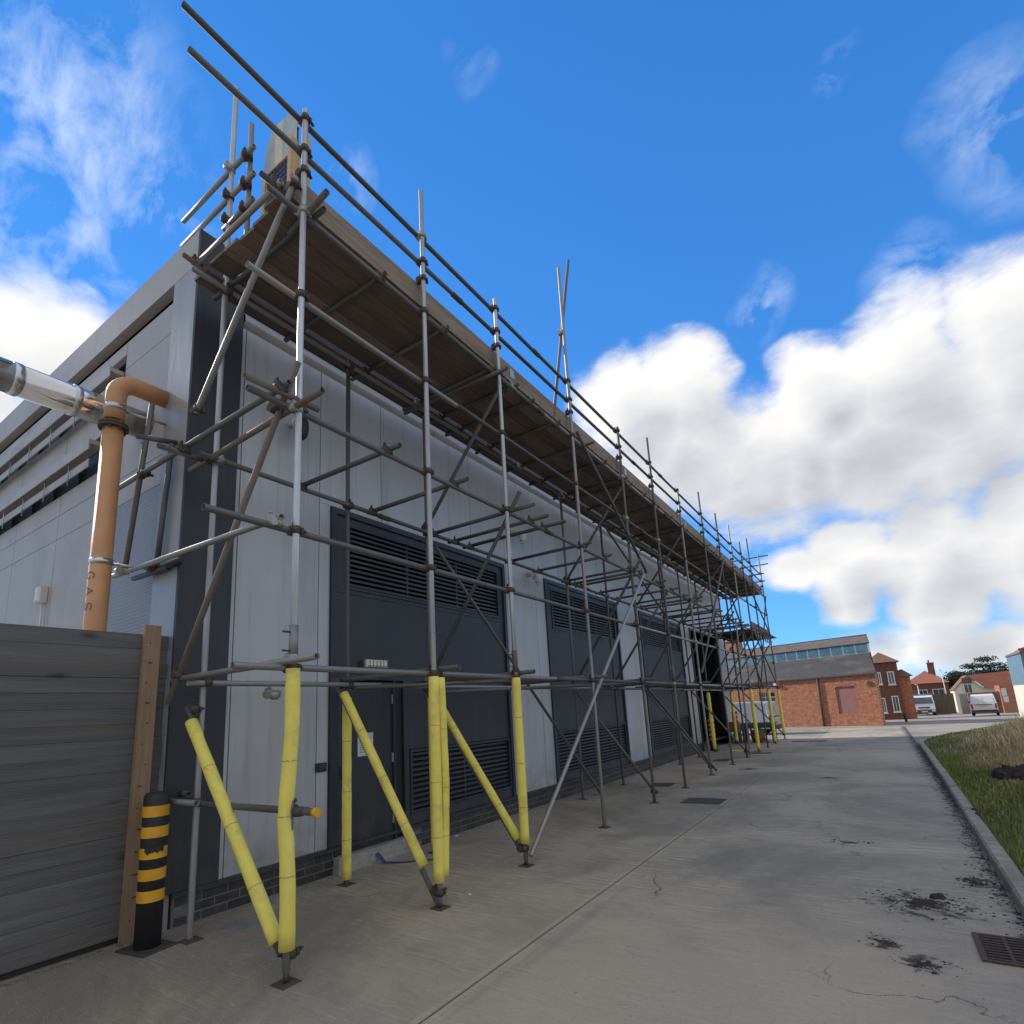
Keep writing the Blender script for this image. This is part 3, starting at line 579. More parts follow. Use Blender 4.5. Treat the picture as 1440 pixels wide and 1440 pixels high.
# dark bays
bl={}
def louvre(y0,y1,z0,z1,nb,splits=3):
    f=MB(); ox,oy=XF,YC; w=.035; x0,x1=PX-.09,XF+.012
    f.box(x0-ox,x1-ox,y0-oy,y1-oy,z1-w,z1); f.box(x0-ox,x1-ox,y0-oy,y1-oy,z0,z0+w); f.box(x0-ox,x1-ox,y0-oy,y0+w-oy,z0+w,z1-w); f.box(x0-ox,x1-ox,y1-w-oy,y1-oy,z0+w,z1-w)
    lo=f.build('louvre','frame',B)
    box('backing','void',lo,x0-.012-ox,x0-.004-ox,y0-oy,y1-oy,z0,z1)
    for k in range(1,splits): yy=y0+(y1-y0)*k/splits; box('mullion','blade',lo,-.075,-.03,yy-oy-.012,yy-oy+.012,z0+w,z1-w)
    key=round(y1-y0,2)
    if key not in bl: 
        bm2=MB(); LB=(y1-y0)-2*w; bm2.box(.040,.045,0,LB,-.013,.015); T=Matrix.Rotation(R_(42),4,'Y'); bm2.box(-.055,.055,0,LB,-.002,.002,Matrix.Translation((.0,0,.028))@T); bl[key]=bm2.mesh('blade','blade')
    for k in range(nb):
        z=z0+w+(z1-z0-2*w)*(k+.5)/nb
        inst('blade',bl[key],lo,(x0+.062-ox,y0+w-oy,z))
for k,(a,b) in enumerate(bays[:3]):
    # outer frame
    for (y0,y1,z0,z1) in ((a,a+.07,.272,4.05),(b-.07,b,.272,4.05),(a+.07,b-.07,3.98,4.05)): bb('bay_frame','frame',PX-.08,XF+.03,y0,y1,z0,z1)
    fpanel('anth',a+.072,b-.072,3.90,3.978,'dark_panel'); fpanel('anth',a+.072,a+.235,3.09,3.898,'dark_panel'); fpanel('anth',b-.185,b-.072,3.09,3.898,'dark_panel')
    louvre(a+.238,b-.188,3.09,3.896,12,3)
    z0=.274
    if k==0:
        fpanel('anthrib',a+.072,b-.072,2.10,3.03,'dark_panel',-.004); fpanel('anth',a+.072,b-.072,3.034,3.088,'dark_panel')
        fpanel('anthrib',5.16,b-.072,1.175,2.096,'dark_panel',-.004); fpanel('anth',5.16,5.25,z0,1.172,'dark_panel')
        fpanel('anth',5.252,b-.072,z0,.395,'dark_panel'); louvre(5.255,b-.076,.40,1.168,11,2)
    else:
        fpanel('anth',a+.072,b-.072,3.034,3.088,'dark_panel')
        fpanel('anthrib',a+.072,b-.072,1.20,3.03,'dark_panel',-.004); fpanel('anth',a+.072,b-.072,z0,.395,'dark_panel'); louvre(a+.10,b-.10,.40,1.196,12,4)
# wide doorway surround
a,b=bays[3]
for (y0,y1,z0,z1) in ((a,a+.07,.0,4.05),(b-.07,b,.0,4.05),(a+.07,b-.07,3.98,4.05)): bb('bay_frame','frame',PX-.08,XF+.03,y0,y1,z0,z1)
# door in first bay
dr=bb('door','anth',PX-.09,XF-.018,4.13,4.97,.17,2.0,label='dark flush steel plant room door')
def db(name,m,x0,x1,y0,y1,z0,z1): return box(name,m,dr,x0-XF,x1-XF,y0-YC,y1-YC,z0,z1)
db('notice','paper',XF-.017,XF-.014,4.43,4.66,1.16,1.42)
mb=MB()
for i in range(8): mb.box(-.0135,-.0125,4.455-YC,4.455-YC+random.uniform(.10,.17),1.385-i*.026,1.391-i*.026)
mb.build('notice_print','ink',dr)
for z in (.35,1.05,1.75): db('hinge','galv',XF-.017,XF+.004,4.955,4.975,z,z+.11)
db('handle','steel',XF-.017,XF+.03,4.20,4.23,.95,1.08)
bb('door_frame','void2',PX-.09,XF-.03,4.97,5.155,.17,2.09); bb('door_frame','frame',PX-.085,XF+.008,4.972,5.01,.17,2.02); bb('door_frame','frame',PX-.085,XF+.02,4.085,4.125,.0,2.096); bb('door_frame','frame',PX-.085,XF+.01,4.127,5.155,2.03,2.096)
bb('threshold','step',XF-.15,XF+.10,4.08,5.14,0,.165,label='pale concrete step under the door')
# plinth bricks
bk=MB().cbox(-.05,.05,-.107,.107,0,.066,.003).mesh('brick','brick')
bb('plinth_mortar','mortar',PX-.06,XF+.012,2.48,4.08,0,.233); bb('plinth_mortar','mortar',PX-.06,XF+.012,5.14,18.6,0,.233); bb('plinth_mortar','mortar',PX-.06,XF+.012,22.4,YE,0,.233)
rest=MB(); cnt=0
for c_ in range(3):
    y=2.5+(.1125 if c_%2 else 0)
    while y<YE-.1:
        if not (3.97<y<5.25 or 18.5<y<22.5):
            z=.004+c_*.076
            if y<16.2: inst('brick',bk,B,(random.uniform(-.0375,-.0335),y-YC+.107,z)); cnt+=1
            else: rest.box(-.08,.014,y-YC,y-YC+.214,z,z+.066)
        y+=.225
tag(rest.build('brickwork','brick',B),kind='stuff')
# small fittings on the facade
fx=thing('wall_keypad','small dark keypad box on the silver panel left of the door','keypad',(XF,3.91,1.10)); MB().cbox(-.045,.045,-.065,.065,0,.03,.008).build('case','black',fx).rotation_euler=(0,R_(90),0); box('screen','trim',fx,.031,.034,-.03,.03,.005,.035)
lf=thing('bulkhead_light','slim white ribbed bulkhead light above the plant room door','wall light',(XF,4.65,2.17))
box('housing','trim',lf,-.002,.05,-.20,.20,0,.09); MB().cbox(-.045,.045,-.17,.17,0,.05,.02).build('diffuser','glasslight',lf,loc=(.05,0,.05)).rotation_euler=(0,R_(90),0)
for k in range(6): box('rib','trim',lf,.097,.102,-.14+k*.055,-.13+k*.055,.015,.085)
for (y,z,lb) in ((8.4,4.02,'curved white security light between the first and second louvred bays'),(3.45,4.85,'round dark wall lamp high on the panel behind the corner pole'),(7.95,4.70,'small white wall lamp above the first louvred bay')):
    w=thing('security_light',lb,'wall light',(XF,y,z),0,'lamps fixed to the facade panels')
    mb=MB(); mb.tube([(0,0,0),(.10,0,0),(.16,0,-.05)],[.04,.05,.075],12); mb.build('bracket','plastic',w)
    mb=MB(); mb.tube([(.16+.05*math.cos(t),0.02,-.09+.13*math.sin(t)) for t in np.linspace(-1.4,1.2,8)],[.03,.045,.055,.06,.06,.055,.045,.03],10); mb.build('head','black' if y<4 else 'plastic',w)
    mb=MB(); mb.tube([(.20,.02,-.19),(.20,.02,-.16)],[.05,.055],12); mb.build('lens','black',w)

# end wall, facing the camera side (-Y)
def eb(name,m,x0,x1,z0,z1,d=.0,t=.06,parent=None,label=None): return bb(name,m,x0,x1,YC-d,YC-d+t,z0,z1,parent,label)
eb('end_pilaster','pilaster',-5.50,-5.052,0,6.14,.03,.10,label='smooth silver corner pilaster')
eb('end_parapet','endclad',-9.2,-5.052,6.145,6.54,.03,.10); eb('end_parapet','endclad',-13.4,-9.206,6.145,6.54,.03,.10)
eb('recess','void2',-16,-5.55,5.98,6.14,-.12,.05)
xs=[-5.505,-6.6,-8.15,-9.7,-11.25,-12.8,-14.3]
for a,b in zip(xs,xs[1:]):
    eb('cladding_panel','endclad',b+.005,a-.005,5.62 if a>-6 else 5.82,5.975)
    if a>-6: eb('cladding_panel','endclad',b+.005,a-.005,4.26,5.612)
    else:
        eb('cladding_panel','endclad',b+.005,a-.005,4.98,5.40); eb('cladding_panel','endclad',b+.005,a-.005,4.26,4.52)
        eb('window_strip','void2',b,a,5.40,5.82,-.10,.03); eb('window_strip','void2',b,a,4.52,4.98,-.10,.03)
        for q in np.arange(b+.3,a,.75): eb('glazing_bar','anth',q,q+.035,5.42,5.80,-.05,.04); eb('glazing_bar','anth',q,q+.035,4.54,4.96,-.05,.04)
    eb('cladding_panel','endclad',b+.005,a-.005,3.945,4.252)
    eb('cladding_panel','ribclad' if a>-6 else 'endclad',b+.005,a-.005,2.0,3.938)
    eb('cladding_panel','endclad',b+.005,a-.005,.0,1.99)
eb('joint_backing','seal',-14.3,-5.505,0,4.5,-.062,.02)
for (z,xr) in ((5.55,-6.62),(4.80,-7.0)):
    sh=bb('sun_shelf','endclad',-14.3,xr,YC-.13,YC-.002,z,z+.05); bb('shelf_fascia','endclad',-14.3,xr,YC-.145,YC-.132,z-.07,z+.055,parent=None)
    for q in np.arange(-13.6,xr-.4,.75): MB().tube([(q-XF,-.12,z-.07),(q-XF,-.12,z-.34)],.007,6).build('hanger_rod','galv',B)
    bb('shelf_slat','endclad',-14.3,xr-.1,YC-.10,YC-.09,z-.24,z-.14)
jb=thing('junction_box','pale plastic junction box on the end wall above the fence','junction box',(-8.3,YC-.005,3.17))
MB().cbox(-.07,.07,-.10,.10,0,.09,.02).build('case','plastic',jb,loc=(0,0,.1)).rotation_euler=(R_(90),0,0); MB().tube([(.03,-.03,-.02),(.03,-.03,-.6)],.012,8).build('conduit','plastic',jb)

# flue and gas pipe
fl=thing('exhaust_flue','polished steel exhaust duct running into the end wall','duct',(-5.98,YC,4.70))
mb=MB(); mb.tube([(0,-.01,0),(0,-1.06,0)],.142,40); mb.build('duct_section','chrome',fl)
mb=MB(); mb.tube([(0,-1.07,0),(0,-2.6,0)],.142,40); mb.build('duct_section','chrome',fl)
mb=MB(); mb.tube([(0,-2.61,0),(0,-4.2,0)],.142,40); mb.build('duct_section','chrome',fl)
for y in (-.62,-1.06,-2.6): mb=MB(); mb.tube([(0,y-.03,0),(0,y-.028,0),(0,y+.028,0),(0,y+.03,0)],[.143,.149,.149,.143],40); mb.build('clamp_band','steel',fl)
mb=MB(); mb.tube([(0,-.02,0),(0,-.001,0)],[.175,.185],32); mb.build('wall_collar','pilaster',fl)
gp=thing('gas_pipe','thick ochre gas pipe rising behind the fence and bending into the end wall','pipe',(-5.52,1.945,0))
r=.083; mb=MB(); mb.tube([(0,0,0),(0,0,4.36)],r,28); mb.build('riser','orange',gp)
mb=MB(); pts=[(0,0,4.40),(0,0,4.60)]+[(0,.16-.16*math.cos(t),4.66+.16*math.sin(t)) for t in np.linspace(0,math.pi/2,9)]+[(0,.43,4.82)]; mb.tube(pts,r,28); mb.build('elbow','orange',gp)
for z in (4.365,4.392): mb=MB(); mb.tube([(0,0,z-.05),(0,0,z-.028)],.118,28); mb.build('flange','rust',gp)
for k in range(8): an=k/8*6.283+.2; mb=MB(); mb.tube([(.10*math.cos(an),.10*math.sin(an),4.295),(.10*math.cos(an),.10*math.sin(an),4.38)],.011,6); mb.build('flange_bolt','rust',gp)
for z in (3.02,4.5): mb=MB(); mb.tube([(0,0,z),(0,0,z+.05)],r+.006,28); mb.build('pipe_band','steel',gp); mb=MB(); mb.tube([(.02,.08,z+.02),(.05,.46,z+.03)],.012,8); mb.build('band_bracket','galv',gp)
# stencilled letters GAS, turned on their side, following the pipe surface
def glyph(ch):
    if ch=='G': return [[(.9*math.cos(t)*.5+.5,.5+.5*math.sin(t)) for t in np.linspace(.7,5.6,14)]+[(.95,.45),(.6,.45)]]
    if ch=='A': return [[(0,0),(.5,1),(1,0)],[(.2,.4),(.8,.4)]]
    if ch=='S': return [[(.92,.82),(.7,.98),(.35,.98),(.08,.80),(.15,.58),(.5,.5),(.85,.40),(.92,.18),(.65,.02),(.3,.02),(.06,.18)]]
for i,ch in enumerate('GAS'):
    let=MB()
    z0=2.94-i*.135
    for line in glyph(ch):
        sub=[]
        for (ax,ay),(bx,by) in zip(line,line[1:]):
            kk=max(1,int(math.hypot(bx-ax,by-ay)/.13)); sub+=[((ax+(bx-ax)*q/kk,ay+(by-ay)*q/kk),(ax+(bx-ax)*(q+1)/kk,ay+(by-ay)*(q+1)/kk)) for q in range(kk)]
        for (ax,ay),(bx,by) in sub:
            def W_(u,v,o):  # u along pipe, v round the pipe
                th=R_(-70)+ (v-.5)*.85; rr=r+.003
                return Vector((rr*math.cos(th),rr*math.sin(th),z0-u*.07))
            dx,dy=bx-ax,by-ay; L=math.hypot(dx,dy) or 1; px,py=-dy/L*.062,dx/L*.062
            let.face([W_(ax+px,ay+py,0),W_(bx+px,by+py,0),W_(bx-px,by-py,0),W_(ax-px,ay-py,0)])
    let.build('letter','ink',gp)

# timber fence
fe=thing('timber_fence','tall fence of grey weathered horizontal planks at the building corner','fence',(-5.135,.6,0))
random.seed(3)
for k in range(19):
    z=.045+k*.1225; h=.124+random.uniform(-.003,.002); o=random.uniform(-.003,.003)
    p=MB().cbox(0,h,-1.9,1.752,0,.022+random.uniform(0,.002),.0025).mesh('plank','plank')
    q=inst('plank',p,fe,(.002+o,random.uniform(-.004,.004),z+h)); q.rotation_euler=(0,R_(90)+random.uniform(-.03,.015),0)
box('fence_post','hedgewood',fe,-.14,-.02,-1.85,-1.75,0,2.3); box('fence_post','hedgewood',fe,-.14,-.02,1.6,1.7,0,2.3)
box('gap_blocker_board','board_dark',fe,-.018,-.006,-1.88,1.70,.03,2.34); mb=MB()  # added dark board stops brightness showing between the planks
for k in range(19):
    for y in (-1.0,.2,1.64): mb.box(.024,.0275,y-.004+random.uniform(-.01,.01),y+.004,.045+k*.1225+.03,.045+k*.1225+.038)
mb.build('nail_head','rust',fe)
box('gravel_board','board_dark',fe,-.03,.0,-1.9,1.752,0,.05)
tp=thing('timber_post','upright fresh brown timber plank fixed on the grey fence','timber post',(-5.08,2.195,0))
box('plank','timber',tp,-.022,.022,-.062,.062,.0,2.45).rotation_euler=(R_(-.3),0,0)
mb=MB()
for k in range(14): z=.15+k*.165; mb.tube([(.021,random.uniform(-.03,.03),z),(.0245,random.uniform(-.03,.03),z)],.006,6)
mb.build('screw_head','rust',tp)
# bits of debris at the fence foot
mb=MB()
for _ in range(160): lump(mb,-5.08+random.uniform(0,.10),random.uniform(.4,2.4),0,random.uniform(.008,.022),.6)
tag(mb.build('debris','mortar'),'broken mortar and dirt along the foot of the fence','debris',kind='stuff')

# bollards
def bollard(x,y,h,rad,label,group,bands,n=5):
    t=thing('bollard',label,'bollard',(x,y,0),.15,group)
    mb=MB(); mb.tube([(0,0,.0),(0,0,h-.03),(0,0,h)],[rad,rad,rad*.86],24); mb.build('post','black',t)
    for k in range(n):
        z=.30*h+k*(.68*h/n)*1.0
        mb=MB(); mb.tube([(0,0,z),(0,0,z+.072*h)],rad+.003,24,caps=False); mb.build('band','yellow',t)
    MB().cbox(-.16,.16,-.13,.13,0,.014,.004).build('base_plate','cover',t)
    return t
bollard(-4.79,2.20,1.10,.088,'black bollard with yellow bands and a chipped band beside the timber post','black and yellow bollards',5)
mb=MB()
for k in range(9):
    a=-1.25+k*.16; z=.685+random.uniform(-.006,.008); w=.165
    mb.face([(.0925*math.cos(a),.0925*math.sin(a),.712),(.0925*math.cos(a),.0925*math.sin(a),z-.02*random.random()),(.0925*math.cos(a+w),.0925*math.sin(a+w),z-.02*random.random()),(.0925*math.cos(a+w),.0925*math.sin(a+w),.712)])
bl1=[o for o in bpy.data.objects if o.name=='bollard'][0]; mb.build('chipped_paint','black',bl1)
bollard(-4.76,18.95,1.10,.10,'striped black and yellow bollard at the near side of the dark doorway','black and yellow bollards',5)
bollard(-4.76,22.6,1.15,.10,'striped bollard at the far side of the dark doorway, behind the table','black and yellow bollards',5)
# blue strap on the ground
mb=MB(); P=[(-4.97,4.60,.12),(-4.86,4.62,.012),(-4.66,4.72,.008),(-4.58,4.80,.008),(-4.35,5.0,.008)]
for a,b in zip(P,P[1:]): mb.face([(a[0],a[1]-.025,a[2]),(b[0],b[1]-.025,b[2]),(b[0]+.01,b[1]+.025,b[2]+.002),(a[0]+.01,a[1]+.025,a[2]+.002)])
mb2=MB()
for a,b in zip(P,P[1:]):
    A=Vector(a); Bv=Vector(b); d=(Bv-A); q=Quaternion((0,0,1),math.atan2(d.y,d.x)); 
    mb2.tube([A,Bv],.012,6)
tag(mb.build('blue_strap','strap'),'blue webbing strap dropped over the door step onto the concrete','strap')

# ------------------------------------------------------------------ scaffold
SX,SY=-4.0,13.0
S=thing('scaffold','long tube and fitting scaffold with boarded top deck along the building','scaffold',(SX,SY,0))
RT=.0242
def tube_mesh(m):
    me=MB(); n=12; ro,ri=RT,.0200
    for r_,flip in ((ro,False),(ri,True)):
        b0=len(me.v)
        for z in (0,1):
            for j in range(n): a=2*math.pi*j/n; me.v.append((r_*math.cos(a),r_*math.sin(a),z))
        for j in range(n):
            q=(b0+j,b0+(j+1)%n,b0+n+(j+1)%n,b0+n+j); me.f.append(q[::-1] if flip else q); me.sm.append(True)
    for k,z in ((0,0),(n,1)):
        for j in range(n):
            q=(k+j,k+(j+1)%n,2*n+k+(j+1)%n,2*n+k+j); me.f.append(q if z else q[::-1]); me.sm.append(False)
    return me.mesh('scaffold_tube_'+m,m)
TM={m:tube_mesh(m) for m in ('galv','tube','tube_pale','rust_tube')}
def tube(name,a,b,m='tube',label=None):
    a=Vector(a); b=Vector(b); d=b-a; L=d.length
    o=inst(name,TM[m],S,(a.x-SX,a.y-SY,a.z),q=d.to_track_quat('Z','Y'),scale=(1,1,L))
    if label: o['label']=label
    return o
def coupler_mesh(m):
    b=MB(); b.tube([(0,0,-.028),(0,0,.028)],.0335,10); b.tube([(-.048,-.028,0),(-.048,.028,0)],.0335,10); b.box(-.045,-.005,-.02,.02,-.026,.026)
    b.tube([(.005,.033,0),(-.005,.085,.006)],.0075,6); b.tube([(-.003,.062,.004),(-.004,.076,.005)],.014,6)
    b.tube([(-.05,0,.03),(-.045,.012,.082)],.0075,6); b.tube([(-.046,.008,.06),(-.046,.011,.074)],.014,6)
    b.box(-.01,.03,.026,.045,-.02,.02); b.box(-.07,-.03,-.02,.02,.026,.042)
    return b.mesh('coupler_'+m,m)
CM={m:coupler_mesh(m) for m in ('coupler','coupler_new')}
ncp=[0]; cpl_rest=[]
def coupler(x,y,z,rz=0,rx=0,m=None):
    m=m or ('coupler_new' if random.random()<.12 else 'coupler')
    if ncp[0]<290:
        inst('coupler',CM[m],S,(x-SX,y-SY,z),rot=(rx,random.uniform(-.1,.1),rz+random.uniform(-.12,.12))); ncp[0]+=1
    else: cpl_rest.append((x,y,z,rz))
XO,XI=-3.31,-4.62
XL=XO-.048; XIL=XI+.048
SYs=[2.33,3.77,5.12,7.08,9.05,10.77,12.70,14.79,16.60,18.40,20.0,21.6,23.92]
tops=[6.66,7.14,6.71,8.62,6.64,7.13,6.60,7.19,7.09,7.2,7.0,7.5,7.4]
IYs=[(2.43,8.08),(3.90,5.72),(5.20,5.72),(9.11,5.72),(10.95,5.72),(14.8,5.72),(16.6,5.72),(18.5,5.72),(20.6,7.3),(21.8,5.72),(24.0,7.2)]
random.seed(5)
for i,(y,t) in enumerate(zip(SYs,tops)):
    m='galv' if i in (0,1,2) else ('tube_pale' if i%3==0 else 'tube')
    z0=.07 if i<3 else .01
    split=2.02 if i in (0,2) else 2.3
    low=tube('standard',(XO,y,z0),(XO,y,split),'tube_pale' if i<3 else m); tube('standard',(XO,y,split+.002),(XO-.0,y,t),m)
    if i in (0,2,5): 
        mb=MB(); mb.tube([(0,0,0),(0,0,.24)],.031,12); j=mb.build('joint_sleeve','rust_tube' if i else 'tube_pale',S,(XO-SX,y-SY,1.99)); MB().tube([(.0,-.03,.19),(0,-.085,.19)],.008,6).build('bolt','coupler',j); MB().tube([(.0,-.03,.06),(0,-.085,.06)],.008,6).build('bolt','coupler',j)
    MB().cbox(-.065,.065,-.065,.065,0,.007,.002).build('base_plate','rust',S,(XO-SX,y-SY,0)); MB().tube([(0,0,.004),(0,0,.09)],.019,8).build('base_spigot','tube',S,(XO-SX,y-SY,0))
for i,(y,t) in enumerate(IYs):
    m='galv' if i==0 else 'tube'
    tube('standard',(XI-.03 if i==0 else XI,y,.01),(XI,y,t),m)
    MB().cbox(-.065,.065,-.065,.065,0,.007,.002).build('base_plate','rust',S,(XI-SX,y-SY,0))
# ledgers along the wall, in lengths with overlaps
def run(name,x,z,y0,y1,cuts,m,zj=.0):
    ys=[y0]+[c for c in cuts if y0<c<y1]+[y1]
    for k,(a,b) in enumerate(zip(ys,ys[1:])):
        tube(name,(x,a,z+random.uniform(-.006,.006)),(x,b-.004,z+random.uniform(-.006,.006)),m if isinstance(m,str) else m[k%len(m)])
        if b<y1: mb=MB(); mb.tube([(0,-.08,0),(0,.08,0)],.031,10); mb.build('joint_sleeve','coupler',S,(x-SX,b-SY,z))
cutA=[6.2,11.6,17.3,22.2]; cutB=[4.4,9.9,15.6,20.8]
run('ledger',XL,1.94,1.93,24.3,cutA,('tube_pale','tube'))
run('ledger',XL,2.92,1.70,24.2,[8.95,16.7,20.4],('tube','tube_pale'))
run('ledger',XL,3.885,1.95,24.2,cutA,'tube')
run('ledger',XL,4.86,1.91,24.2,cutB,('tube_pale','tube','tube'))
run('ledger',XL,5.655,2.05,24.2,cutA,('tube','tube_pale','tube'))
run('guard_rail',XL,6.255,1.42,24.1,cutB,'tube')
run('guard_rail',XL,6.575,1.36,24.1,cutA,'tube')
run('ledger',XIL,1.93,2.27,24.3,cutB,('tube_pale','tube_pale','tube'))
run('ledger',XIL,3.90,2.25,24.2,cutB,'tube')
run('ledger',XIL,5.63,2.1,24.2,cutA,('tube_pale','tube'))
for i,y in enumerate(SYs):
    for z in (1.94,2.92,3.885,4.86,5.655,6.255,6.575): coupler(XO,y,z)
    if tops[i]>6.3 : coupler(XO,y,6.04)
for y,t in IYs:
    for z in (1.93,3.90,5.63): coupler(XI,y,z,math.pi)
# transoms
def tr(y,z,x0=-4.85,x1=-3.2,m='tube',cp=True,dy=0):
    tube('transom',(x0,y+random.uniform(-.01,.01),z),(x1,y+dy,z+random.uniform(-.008,.008)),m)
    if cp: coupler(XL,y,z-.03,math.pi/2,0); coupler(XIL,y,z-.03,math.pi/2,0)
for y in (3.23,4.15,5.05,5.52,5.95,6.69,7.58,8.35,9.26,9.55,10.26,11.1,11.96,12.8,13.2,14.1,14.95,15.8,16.4,17.2,18.1,18.9,19.5,20.3,21.2,22.0,22.7,23.5):
    tr(y,5.705,-4.86,-3.30+random.choice([0,0,.12,.02]),cp=y<17)
for y,x1 in ((3.30,-3.22),(4.25,-3.2),(5.32,-3.05),(5.77,-3.12),(6.10,-3.05),(7.19,-3.2),(8.05,-3.25),(9.10,-3.2),(9.42,-3.25),(9.66,-3.27),(10.6,-3.2),(11.5,-3.2),(12.4,-3.25),(12.95,-3.1),(13.3,-3.2),(14.3,-3.2),(15.1,-3.2),(15.4,-3.2),(16.4,-3.2),(17.3,-3.2),(18.2,-3.2),(19.0,-3.2),(19.4,-3.2)):
    tr(y,3.945,-4.72 if y>5.3 else -4.68,x1,cp=y<14)
tube('transom',(-4.97,2.38,3.90),(-2.97,2.28,3.87),'rust_tube'); coupler(XO,2.33,3.87,math.pi/2); coupler(XI,2.40,3.9,math.pi/2)
tube('transom',(-6.25,2.20,3.95),(-3.24,2.2,4.0),'tube'); tube('transom',(-5.92,2.2,3.04),(-3.29,2.2,2.98),'tube_pale')
tube('ledger',(-3.31,1.90,3.93),(-3.31,2.5,3.95),'rust_tube'); coupler(-3.31,2.2,3.97,math.pi/2,m='coupler'); coupler(-3.33,2.2,2.95,math.pi/2,m='coupler_new')
tube('ledger',(-4.70,1.98,3.90),(-4.70,2.5,3.91),'tube'); coupler(-4.68,2.2,3.93,math.pi/2)
tube('transom',(-4.85,2.28,1.97),(-2.99,2.28,1.98),'tube_pale'); tube('transom',(-4.86,2.38,.995),(-3.13,2.38,1.0),'tube')
mb=MB(); mb.tube([(0,0,0),(.035,0,0)],.029,12); mb.build('end_cap','yellow',S,(-3.13-SX,2.38-SY,1.0))
coupler(XI,2.43,1.0,0); coupler(-3.26,2.36,1.0,0); coupler(XI,2.43,1.97,0); coupler(XO,2.33,2.0,0,m='coupler_new')
tube('transom',(-4.9,2.5,1.04),(-5.06,2.5,1.04),'tube'); tube('transom',(-5.15,2.32,1.01),(-4.45,2.33,1.01),'tube_pale')
for y in (3.84,5.15,7.1,9.1,10.85,12.7,14.8,16.6,18.4,20.3,21.7,23.95): tube('transom',(-4.86,y+.05,1.985),(-3.12,y+.06,1.985),'tube'); coupler(XL,y+.06,1.95,math.pi/2)
for (a,b) in (((-4.60,3.95,1.90),(-3.36,6.9,1.98)),((-4.62,5.3,1.86),(-3.4,8.9,1.93)),((-3.4,7.2,1.99),(-4.6,10.8,1.97))): tube('brace',a,b,'tube')
# tubes tying back at the end wall
tube('brace',(-5.40,2.2,4.65),(-5.70,2.2,3.03),'tube'); coupler(-5.45,2.2,3.95,0); coupler(-5.69,2.2,3.04,math.pi/2)
tube('brace',(-5.22,2.32,4.22),(-5.36,2.32,3.0),'tube'); coupler(-5.34,2.28,3.04,0)
tube('transom',(-5.75,2.30,3.0),(-5.15,2.33,3.0),'tube'); tube('transom',(-5.30,2.05,4.22),(-5.22,2.38,4.25),'tube')
mb=MB(); mb.tube([(-.45,0,0),(.16,0,0)],.03,10); mb.build('wall_tie','anth',S,(-5.05-SX,2.33-SY,3.02))
# ledger bracing frames: plane across the scaffold
def cross(y,z0,z1,m='tube',ex=0.0,xo=XO,xi=XI,dy=.05): tube('brace',(xi-.02,y+dy,z0),(xo+.03+ex,y+dy,z1+ex*1.2),m); coupler(xi,y+dy,z0+.03,0); coupler(xo,y+dy,z1-.05,0)
cross(2.24,4.29,5.88,'tube_pale',dy=0); tube('brace',(-4.84,2.26,1.78),(-3.23,2.26,4.20),'rust_tube'); coupler(-4.7,2.26,2.0,0); coupler(-3.45,2.24,3.9,0)
for y in (5.15,9.1,12.78,16.65,20.4): 
    cross(y,3.98,5.62); cross(y,2.0,3.95,ex=.12)
for y in (10.85,14.85,18.45,21.7,23.95): cross(y,2.0,3.80)
# feet rakers: from inner standard at first lift to the foot of the outer standard
RK=[(2.33,1.74,.15),(3.80,1.96,0.02),(5.13,1.95,.13)]
for y,za,zb in RK: tube('brace',(XI-.06,y,za),(XO-.05,y,zb),'tube')
coupler(XI,2.36,1.72,0); coupler(XO,2.36,.16,0); coupler(XI,3.85,1.93,0); coupler(XO,3.77,.12,0); coupler(XO,5.1,.17,0,m='coupler'); coupler(XI,5.18,1.9,0)
for y in (9.1,12.75,16.6,20.2,23.9): tube('brace',(XI-.05,y+.05,1.95),(XO,y+.05,.14),'tube'); coupler(XO,y+.05,.16,0)
# facade braces
tube('brace',(XI+.06,5.30,3.74),(XI+.06,9.70,.02),'tube')
tube('brace',(XO+.06,5.12,.10),(XO+.06,9.50,3.90),'tube_pale',label='pale grey raking tube rising from the third padded pole')
tube('brace',(XO+.06,9.10,1.83),(XO+.06,12.90,.08),'tube')
tube('brace',(XO+.06,7.12,5.70),(XO+.06,9.66,3.96),'tube')
tube('brace',(XO+.06,12.7,2.2),(XO+.06,16.7,5.7),'tube'); tube('brace',(XO+.06,16.55,5.0),(XO+.06,20.3,1.9),'tube'); tube('brace',(XO+.06,20.0,2.0),(XO+.06,23.9,5.6),'tube'); tube('brace',(XO+.06,23.9,3.9),(XO+.06,20.0,5.6),'tube')
tube('brace',(XO+.07,16.6,.05),(XO+.07,17.2,3.9),'tube_pale',label='pale raking tube standing in front of the doorway')
tube('brace',(XO+.06,20.0,3.8),(XO+.06,23.8,1.9),'tube')
tube('brace',(XI+.06,10.9,5.6),(XI+.06,14.8,3.9),'tube'); tube('brace',(XI+.06,9.2,3.9),(XI+.06,5.2,5.6),'tube') if False else None
